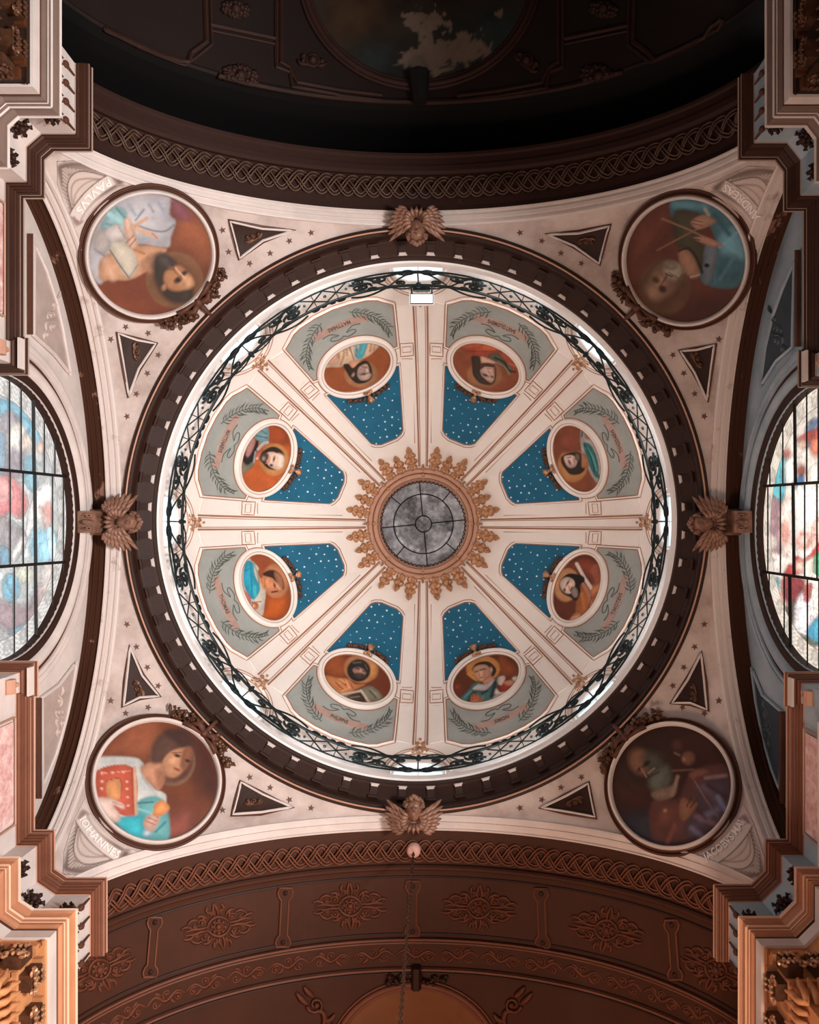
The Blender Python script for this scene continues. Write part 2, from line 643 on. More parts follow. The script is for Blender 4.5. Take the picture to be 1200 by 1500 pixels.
# near-black slot shaped for the deep shade behind the choir arch, then the vault
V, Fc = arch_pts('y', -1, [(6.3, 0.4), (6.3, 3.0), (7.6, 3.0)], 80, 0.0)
struct('wall_shade_slot', V, Fc, 'black')
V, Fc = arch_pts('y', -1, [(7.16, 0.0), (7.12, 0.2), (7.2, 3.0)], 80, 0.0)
struct('wall_shade_slot', V, Fc, 'black')
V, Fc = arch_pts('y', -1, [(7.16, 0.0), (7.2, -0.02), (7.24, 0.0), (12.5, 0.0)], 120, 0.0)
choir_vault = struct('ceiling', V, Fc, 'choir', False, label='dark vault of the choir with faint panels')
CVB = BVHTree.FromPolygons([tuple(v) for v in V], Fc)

for sg, yy in ((1, (7.8, 13.0)), (-1, (-12.5, -7.8))):
    for sx in (-1, 1):
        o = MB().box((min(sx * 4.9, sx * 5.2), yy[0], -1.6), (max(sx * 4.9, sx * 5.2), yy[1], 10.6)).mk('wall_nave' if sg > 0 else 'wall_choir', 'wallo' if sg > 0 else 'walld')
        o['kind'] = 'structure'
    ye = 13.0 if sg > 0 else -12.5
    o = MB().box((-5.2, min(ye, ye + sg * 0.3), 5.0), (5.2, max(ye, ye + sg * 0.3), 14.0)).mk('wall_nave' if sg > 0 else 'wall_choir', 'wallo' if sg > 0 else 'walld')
    o['kind'] = 'structure'

# side lunette walls with round windows
WX, WR, WH = 5.58, 1.985, 10.90
WY = {-1: 0.0, 1: 0.14}
for sg, nm in ((-1, 'left'), (1, 'right')):
    T = np.linspace(0.02, pi - 0.02, 90)
    poly = [(5.02 * cos(t), EH + 3.54 * sin(t)) for t in T] + [(-5.3, 9.9), (-5.3, 6.0), (5.3, 6.0), (5.3, 9.9)]
    hole = [(WY[sg] + WR * cos(a), WH + WR * sin(a)) for a in np.linspace(0, 2 * pi, 96, endpoint=False)]

    def wf(UV, off, sg=sg):
        return np.stack([np.full(len(UV), sg * (WX - off)), UV[:, 0], UV[:, 1]], 1)
    V, Fc, _ = plate(poly, wf, 0.0, -0.5, 0.7, [hole])
    struct('wall_' + nm, V, Fc, 'cream' if sg < 0 else 'coolplaster')

# ring cornice under the dome
ringp = [(5.03, 13.40), (5.0, 13.36), (4.965, 13.36), (4.95, 13.40), (4.95, 13.44), (4.985, 13.46), (4.985, 13.50), (4.94, 13.52), (4.93, 13.56), (4.95, 13.60),
         (4.95, 13.74), (4.93, 13.78), (4.90, 13.80), (4.74, 13.93), (4.70, 13.95), (4.69, 13.97), (4.665, 13.98), (4.66, 14.06)]
V, Fc = revolve(ringp, 240)
ring = trim(V, Fc, 'darkbrown', 'dark brown ring cornice under the dome gallery with a row of brackets', False)
V, Fc = revolve([(4.662, 14.06), (4.63, 14.08), (4.63, 14.22), (4.655, 14.24), (4.655, 14.37), (4.87, 14.37)], 240)
rim = trim(V, Fc, 'white', 'bright white rim of the dome gallery above the brown ring cornice', False)
mk('outer_bead', *revolve([(4.962, 13.352), (4.952, 13.345), (4.94, 13.352), (4.938, 13.37)], 240), 'tan', ring)
b_ = MB().box((4.745, -0.065, 13.80), (4.93, 0.065, 13.93))
V0 = b_.V[0]
V0[:, 2] = np.where((V0[:, 0] < 4.8) & (V0[:, 2] < 13.85), 13.86, V0[:, 2])
b_.tube([(4.90, -0.09, 13.78), (4.90, 0.09, 13.78)], 0.035, 8)
mod = b_.mk('modillion', 'darkbrown', ring)
e_ = MB().box((4.727, -0.062, 13.86), (4.748, 0.062, 13.935))
e_.box((4.715, -0.078, 13.93), (4.76, 0.078, 13.95))
e_.tube([(4.728, -0.06, 13.89), (4.728, 0.06, 13.89)], 0.022, 6)
cap = e_.mk('bracket_cap', 'cream', mod)  # light on the bracket's end face put into a pale cap
for k in range(60):
    c = mod if k == 0 else copy_tree(mod, ring)
    c.rotation_euler = (0, 0, radians(3 + 6 * k))

# ------------------------------------------------------------------ dome
DR, DH, DB = 4.85, 15.6, 4.6
_t = np.linspace(0, radians(77), 400)
_rho = F * DR * np.cos(_t) / (DH + DB * np.sin(_t))


def Df(a0):
    """(u tangential px, v radial px about the dome axis) -> dome surface, off = towards the room"""
    def fn(UV, off):
        UV = np.asarray(UV, float)
        rho = np.hypot(UV[:, 0], UV[:, 1]); A = a0 + np.arctan2(UV[:, 0], UV[:, 1])
        t = np.interp(-rho, -_rho, _t)
        r, h = DR * np.cos(t), DH + DB * np.sin(t)
        nr, nh = DB * np.cos(t), DR * np.sin(t)
        l = np.hypot(nr, nh); nr, nh = -nr / l, -nh / l
        low = rho > _rho[0]
        r = np.where(low, DR, r); h = np.where(low, F * DR / np.maximum(rho, 1), h)
        nr = np.where(low, -1, nr); nh = np.where(low, 0, nh)
        r = r + nr * off; h = h + nh * off
        return np.stack([r * np.cos(A), r * np.sin(A), h], 1)
    return fn


OR = 1.15
prof = [(DR, DH - 0.02)] + [(DR * cos(t), DH + DB * sin(t)) for t in np.linspace(0.03, math.acos(1.36 / DR), 40)]
V, Fc = revolve(prof, 192)
dome = struct('ceiling', V, Fc, 'dome', True, label='pale dome with eight ribs radiating from a round skylight')
dome['label'] = 'pale plaster dome shell with eight radiating ribs, starry blue and grey laurel panels'

D0 = Df(0.0)
mk('drum_wall', *revolve([(DR, 14.37), (DR, DH - 0.02)], 192), 'white', dome, True)


def ell_arc(cv, a, b, t0, t1, n=24):
    return [(a * cos(t), cv + b * sin(t)) for t in np.linspace(t0, t1, n)]


def dtube(mb, pts, r, off=0.0, closed=False, seg=4, flat=0.6, step=4.0):
    P = D0(resample(pts, step, closed), off)
    mb.tube(P, r, seg, closed, flat=flat)


def offpoly(pts, d):
    P = np.asarray(pts, float)
    keep = [i for i in range(len(P)) if np.linalg.norm(P[i] - P[i - 1]) > 0.2]
    P = P[keep]
    a = P - np.roll(P, 1, 0); b = np.roll(P, -1, 0) - P
    a /= np.linalg.norm(a, axis=1)[:, None]; b /= np.linalg.norm(b, axis=1)[:, None]
    area = np.sum(P[:, 0] * np.roll(P[:, 1], -1) - np.roll(P[:, 0], -1) * P[:, 1])
    sg = 1 if area > 0 else -1
    n = np.stack([a[:, 1] + b[:, 1], -a[:, 0] - b[:, 0]], 1) * sg
    n /= np.linalg.norm(n, axis=1)[:, None] + 1e-9
    return P + n * d


# one sector at angle 0; the other seven are copies turned about the axis
ts = math.asin((226 - 248) / 42.0)
left = atan2(-22 / 42, -math.sqrt(1 - (22 / 42) ** 2)); right = -pi - left
bl = [(-25, 138), (-20, 134), (-12, 131), (12, 131), (20, 134), (25, 138), (57, 227)]
bl += ell_arc(248, 60, 42, atan2(-21 / 42, math.sqrt(.75)), -pi - atan2(-21 / 42, math.sqrt(.75)), 22)
bl += [(-57, 227)]
V, Fc, UV = plate(bl, D0, 0.012, -0.01, 7)
bpanel = mk('starry_blue_panel', V, Fc, 'blue', dome)
b_ = MB(); rr = random.Random(3)
pts = []
tries = 0
while len(pts) < 36 and tries < 4000:
    tries += 1
    v = 134 + 88 * rr.random() ** 1.25
    w = 24 + (v - 138) * 0.36
    u = rr.uniform(-w + 2, w - 2)
    if (u / 64) ** 2 + ((v - 248) / 46) ** 2 < 1: continue
    if any(hypot(u - p[0], v - p[1]) < 9.5 for p in pts): continue
    pts.append((u, v))
for (u, v) in pts:
    R = rr.choice([0.9, 1.2, 1.5, 1.8])
    ring_ = [(u + R * (1 if k % 2 == 0 else 0.6) * cos(k * pi / 5), v + R * (1 if k % 2 == 0 else 0.6) * sin(k * pi / 5)) for k in range(10)]
    P = D0(np.array(ring_ + [(u, v)]), 0.018)
    b_.add(P, [(k, (k + 1) % 10, 10) for k in range(10)])
stars = b_.mk('stars', 'star', bpanel); stars['kind'] = 'stuff'
b_ = MB()
dtube(b_, offpoly(bl, 2.2), 0.022, 0.012, True)
b_.mk('panel_edge', 'dome', bpanel)
b_ = MB(); dtube(b_, offpoly(bl, 0.6), 0.010, 0.02, True); dtube(b_, offpoly(bl, 4.5), 0.009, 0.006, True)
b_.mk('panel_line', 'domeline', bpanel)

gp = ell_arc(248, 62, 44, pi - 0.13, 0.13, 24)[::1]
gp = [(-66, 254)] + gp + [(66, 254), (85, 311), (76, 317), (66, 325), (54, 330), (28, 335), (0, 337), (-28, 335), (-54, 330), (-66, 325), (-76, 317), (-85, 311)]
V, Fc, UV = plate(gp, D0, 0.012, -0.01, 7)
gpanel = mk('laurel_panel', V, Fc, 'grey', dome)
b_ = MB(); dtube(b_, offpoly(gp, 2.2), 0.022, 0.012, True); b_.mk('panel_edge', 'dome', gpanel)
b_ = MB(); dtube(b_, offpoly(gp, 0.4), 0.012, 0.02, True); dtube(b_, offpoly(gp, 5), 0.009, 0.006, True)
b_.mk('panel_line', 'domeline', gpanel)
# laurel branches and ribbon on the grey panel
b_ = MB(); rr = random.Random(5)
for sd in (-1, 1):
    br = smooth_poly([(sd * 22, 326), (sd * 40, 316), (sd * 55, 302), (sd * 64, 286), (sd * 66, 270)], 4, False)
    dtube(b_, br, 0.010, 0.018, step=6)
    for i in range(1, len(br) - 1):
        d = br[i] - br[i - 1]; a = atan2(d[1], d[0])
        for s in (-1, 1):
            aa = a + s * rr.uniform(0.5, 0.9); L = rr.uniform(9, 14)
            e = br[i] + L * np.array([cos(aa), sin(aa)])
            if not in_poly([e], gp)[0]: continue
            mid = (br[i] + e) / 2 + 1.5 * s * np.array([-sin(aa), cos(aa)])
            b_.tube(D0(np.array([br[i], mid, e]), 0.018), [0.004, 0.018, 0.003], 4, flat=0.4)
    rb = smooth_poly([(0, 297), (sd * 8, 294), (sd * 20, 297), (sd * 16, 301), (sd * 6, 300), (sd * 18, 306), (sd * 30, 304)], 3, False)
    dtube(b_, rb, 0.012, 0.018, step=3)
b_.mk('laurel_branches', 'greydark', gpanel)


def text_mesh(txt, fn, size, ext=0.0, sx=1.0):
    """fn((x, y) em units from text start) -> 3-D; letters are thin solid plates"""
    cu = bpy.data.curves.new('text', 'FONT')
    cu.body = txt; cu.size = 1.0; cu.offset = 0.012; cu.resolution_u = 2; cu.align_x = 'CENTER'
    ob = bpy.data.objects.new('text', cu)
    COL.objects.link(ob)
    dg = bpy.context.evaluated_depsgraph_get()
    me = ob.evaluated_get(dg).to_mesh()
    V = np.array([tuple(v.co) for v in me.vertices]) if len(me.vertices) else np.zeros((0, 3))
    Fc = [tuple(p.vertices) for p in me.polygons]
    ob.evaluated_get(dg).to_mesh_clear()
    bpy.data.objects.remove(ob); bpy.data.curves.remove(cu)
    n = len(V)
    P = fn(V[:, :2] * np.array([sx * size, size]))
    top, bot = P
    cnt = set()
    for f in Fc:
        for i in range(len(f)): cnt.add((f[i], f[(i + 1) % len(f)]))
    be = [(a, b) for a, b in cnt if (b, a) not in cnt]
    return np.concatenate([top, bot]), Fc + [(a, b, b + n, a + n) for a, b in be]


# names on the banners of the eight grey panels; angle index k -> centre at 22.5 + 45 k degrees (image x to y)
names = {0: 'TIMOTEVS', 1: 'SIMON', 2: 'PHILIPPVS', 3: 'THOMAS', 4: 'MATTHAEVS', 5: 'MATTHIAS', 6: 'BARTOLOMEVS', 7: 'THADDAEVS'}
sector_parts = [bpanel, gpanel]
# banner plate
bn = [(-42, 314), (-20, 317), (0, 318), (20, 317), (42, 314), (42, 304), (20, 307), (0, 308), (-20, 307), (-42, 304)]
V, Fc, UV = plate(bn, D0, 0.022, 0.0, 6)
mk('name_banner', V, Fc, 'banner', gpanel)
gks = []
for k in range(8):
    for p in sector_parts:
        c = p if k == 0 else copy_tree(p, dome)
        c.rotation_euler = (0, 0, radians(22.5 + 45 * k))
    gks.append(c)
for k, gk in enumerate(gks):
    fk = Df(radians(22.5 + 45 * k))

    def tf(xy, fk=fk):
        # reading direction runs with decreasing angle, letters' feet outwards
        rad = 315.5 - xy[:, 1]; ang = -xy[:, 0] / 311.0
        UV = np.stack([rad * np.sin(ang), rad * np.cos(ang)], 1)
        return fk(UV, 0.030), fk(UV, 0.02)
    V, Fc = text_mesh(names[k], tf, 7.5, sx=1.0 if len(names[k]) < 9 else 0.85)
    c_, s_ = cos(-radians(22.5 + 45 * k)), sin(-radians(22.5 + 45 * k))
    V = V @ np.array([[c_, s_, 0], [-s_, c_, 0], [0, 0, 1]])
    mk('name_lettering', V, Fc, 'greydark', gk, local=True)

# ribs: fine brown lines, side bands, ties
b_ = MB()
for s in (-1, 1):
    dtube(b_, [(s * 6, 84), (s * 8, 200), (s * 10.5, 326)], 0.020, 0.004, step=8)
    dtube(b_, [(s * 4, 84), (s * 5, 200), (s * 7, 326)], 0.008, 0.004, step=8)
    dtube(b_, [(s * 13, 126), (s * 14.5, 241), (s * 29, 241), (s * 24, 126)][1:3] + [(s * 24.5, 126)], 0.009, 0.004, step=8)
    dtube(b_, [(s * 14.5, 241), (s * 12, 118)], 0.009, 0.004, step=8)
    dtube(b_, [(s * 16, 268), (s * 31, 268), (s * 34, 318), (s * 18, 322)], 0.009, 0.004, True, step=8)
    dtube(b_, [(s * 12, 246), (s * 31, 244), (s * 31.5, 263), (s * 12.5, 264)], 0.013, 0.006, True, step=8)
    dtube(b_, [(s * 15.5, 251), (s * 28, 250), (s * 28, 258), (s * 15.5, 259)], 0.009, 0.006, True, step=8)
rl = b_.mk('rib_moulding', 'domeline', dome)
b_ = MB()
for s in (-1, 1):
    V, Fc, _ = plate([(s * 12.5, 110), (s * 13, 240), (s * 31, 240), (s * 26, 128)], D0, 0.01, -0.01, 9)
    b_.add(V, Fc)
    V, Fc, _ = plate([(s * 13, 267), (s * 32, 266), (s * 35, 320), (s * 15, 324)], D0, 0.01, -0.01, 9)
    b_.add(V, Fc)
rp = b_.mk('rib_panels', 'dome', dome)
# gilded crest at the foot of the rib
b_ = MB()
for s in (-1, 1):
    for (cx, cy, r0, a0) in ((s * 5, 332, 4.5, 0), (s * 10, 336, 3.5, 1), (s * 4, 325, 3, 2)):
        sp = [(cx + r0 * (1 - q) * cos(s * (a0 + q * 9)), cy + r0 * (1 - q) * sin(s * (a0 + q * 9))) for q in np.linspace(0, 0.85, 14)]
        b_.tube(D0(np.array(sp), 0.03), 0.014, 4)
b_.ball(D0([(0, 329)], 0.04)[0], 0.05); b_.ball(D0([(0, 319)], 0.03)[0], 0.03)
for q in range(5):
    b_.ball(D0([(-8 + 4 * q, 339 - 2 * abs(q - 2) * 0.6)], 0.03)[0], 0.028, 6, 4)
rc = b_.mk('rib_crest', 'gold', dome)
# arched mouldings over the drum window, the window itself
b_ = MB()
for R, r in ((42, 0.018), (37, 0.012), (46, 0.010)):
    dtube(b_, [(R * 1.25 * cos(t), 376 - R * 0.98 * sin(t)) for t in np.linspace(0.35, pi - 0.35, 30)], r, 0.006)
wm = b_.mk('window_arch_moulding', 'domeline', dome)
b_ = MB()
for R, r in ((40, 0.035), ):
    dtube(b_, [(R * 1.25 * cos(t), 376 - R * 0.98 * sin(t)) for t in np.linspace(0.3, pi - 0.3, 30)], r, 0.004, seg=8)
wm2 = b_.mk('window_arch_moulding', 'dome', dome)


def drum_f(UV, off):
    a = UV[:, 0] / 4.85
    r = 4.85 - off
    return np.stack([r * np.cos(a), r * np.sin(a), UV[:, 1]], 1)


wpoly = [(-0.5, 14.5), (0.5, 14.5)] + [(0.5 * cos(t), 15.10 + 0.55 * sin(t)) for t in np.linspace(0, pi, 16)]
V, Fc, _ = plate(wpoly, drum_f, 0.012, -0.02, 0.25)
wg = mk('drum_window_glass', V, Fc, 'drumglass', dome)
b_ = MB()
b_.tube(drum_f(np.array(resample(wpoly, 0.12)), 0.03), 0.035, 6, True)
b_.tube(drum_f(np.array([(0, 14.5), (0, 15.64)]), 0.02), 0.014, 4)
b_.tube(drum_f(np.array([(-0.5, 15.1), (0, 15.1), (0.5, 15.1)]), 0.02), 0.014, 4)
b_.mk('window_frame', 'white', wg)
for k in range(8):
    for p in (rl, rp, rc, wm, wm2, wg):
        c = p if k == 0 else copy_tree(p, dome)
        c.rotation_euler = (0, 0, radians(45 * k))

# skylight: gilded ring, lace edge, tube, glass, lead lines, leaves, studs
sky = thing('skylight', (0, 0, 20.0), 'round dusty glass skylight in a gilded ring with radiating leaves at the dome top', 'skylight')
V, Fc = revolve([(1.42, 20.0), (1.40, 19.93), (1.36, 19.90), (1.31, 19.92), (1.29, 19.96), (1.27, 19.97), (1.25, 19.93), (1.20, 19.91), (1.165, 19.94), (1.15, 20.0), (1.13, 20.0), (1.12, 20.02), (1.12, 20.5)], 120)
mk('gilded_ring', V, Fc, 'tan', sky, True)
b_ = MB()
for r, h in ((1.285, 19.965), (1.155, 19.985), (1.405, 19.975)):
    b_.tube([(r * cos(a), r * sin(a), h) for a in np.linspace(0, 2 * pi, 90, endpoint=False)], 0.012, 4, True)
b_.mk('ring_groove', 'darkgold', sky)
b_ = MB()
for k in range(64):
    a = 2 * pi * k / 64
    P = [((1.105 - 0.05 * sin(q) * 0.9) * cos(a + 0.045 * cos(q)), (1.105 - 0.05 * sin(q) * 0.9) * sin(a + 0.045 * cos(q)), 20.16) for q in np.linspace(0, pi, 5)]
    b_.tube(P, 0.016, 4)
o = b_.mk('lace_edge', 'darkgold', sky); o['kind'] = 'stuff'
A = np.linspace(0, 2 * pi, 145)[:-1]
RR = np.linspace(0.0, 1.115, 56)
V = np.array([(r * cos(a), r * sin(a), 20.45) for r in RR for a in A])
P = V[:, :2] * 100
nz = noise2(P + 300, 30, 3); nz2 = noise2(P + 900, 7, 5); nz2 = nz2 + 0.6 * (noise2(P + 500, 3, 8) - .47)
r_ = np.hypot(V[:, 0], V[:, 1])
g = np.where(r_ < 0.78, 0.40, 0.52) + (nz - 0.47) * 0.45 + (nz2 - .47) * 0.3
g = g + 0.18 * np.exp(-((r_ - 0.72) / 0.05) ** 2) * (nz > 0.5)
base = np.stack([g, g * 1.0, g * 1.02], 1)
base = np.clip(base, 0.05, 0.95) ** 2.0
base *= np.where(r_ < 0.78, [[1.0]], [[1.0]]).reshape(-1, 1)
mk('glass', V, grid(56, 144, cv=True), 'oculus', sky, True, cols=base)
b_ = MB()
for R in (0.775, 0.21):
    b_.tube([(R * cos(a), R * sin(a), 20.42) for a in np.linspace(0, 2 * pi, 64, endpoint=False)], 0.014, 4, True)
for k in range(4):
    a = radians(-5.5 + 90 * k)
    b_.tube([(0.21 * cos(a), 0.21 * sin(a), 20.42), (1.11 * cos(a), 1.11 * sin(a), 20.42)], 0.013, 4)
    a = radians(40 + 90 * k)
    b_.tube([(0.775 * cos(a), 0.775 * sin(a), 20.42), (1.11 * cos(a), 1.11 * sin(a), 20.42)], 0.012, 4)
b_.mk('glazing_bars', 'lead', sky)


def leaf_mesh(v0, v1, w, lobes=4, curl=0.10):
    n, m = 25, 9
    V = []
    for i in range(n):
        s = i / (n - 1)
        env = w * (0.75 + 0.5 * sin(pi * min(1, s * 1.15))) * math.sqrt(max(0.0, 1 - s ** 4)) * (0.55 + 0.45 * abs(sin(lobes * pi * s)) ** 0.7)
        for j in range(m):
            q = -1 + 2 * j / (m - 1)
            off = 0.02 + 0.10 * (1 - q * q) * (0.35 + 0.65 * abs(sin(lobes * pi * s))) + 0.03 * cos(q * 9) + curl * s ** 3 + (0.05 if j == m // 2 else 0)
            if j in (0, m - 1): off = 0.0
            V.append((env * q, v0 + (v1 - v0) * s, off))
    V = np.array(V)
    return D0(V[:, :2], V[:, 2]), grid(n, m)


lv = mk('acanthus_leaf', *leaf_mesh(79, 115, 8.2), 'gold', sky, True)
ls = mk('acanthus_bud', *leaf_mesh(79, 108, 7.0, 3, 0.16), 'gold', sky, True)
b_ = MB(); b_.ball(D0([(0, 73)], 0.14)[0], 0.045); b_.ball(D0([(0, 82)], 0.10)[0], 0.05)
b_.tube(D0(np.array([(0, 66), (0, 88)]), 0.08), 0.028, 6)
b_.ball(D0([(-3, 80)], 0.07)[0], 0.035, 6, 4); b_.ball(D0([(3, 80)], 0.07)[0], 0.035, 6, 4)
st = b_.mk('ring_stud', 'gold', sky, smooth=True)
for k in range(8):
    for p, a in ((lv, 45 * k + 10.9), (lv, 45 * k + 34.1), (ls, 45 * k + 22.5), (st, 45 * k)):
        first = (k == 0 and (p is not lv or a < 20))
        c = p if first else copy_tree(p, sky)
        c.rotation_euler = (0, 0, radians(a))


# ------------------------------------------------------------------ the eight oval portraits of the dome
def TR(ox, oy, s, ops):
    """tracing coordinates -> photo px"""
    def c(p): return (ox + p[0] / s, oy + p[1] / s)
    out = []
    for op in ops:
        if op[0] == 'E':
            out.append(('E', ox + op[1] / s, oy + op[2] / s, op[3] / s, op[4] / s, op[5], op[6], (op[7] if len(op) > 7 else 12) / s))
        elif op[0] == 'P':
            out.append(('P', [c(p) for p in op[1]], op[2], (op[3] if len(op) > 3 else 10) / s))
        else:
            out.append(('L', [c(p) for p in op[1]], op[2] / s, op[3], (op[4] if len(op) > 4 else 8) / s))
    return out


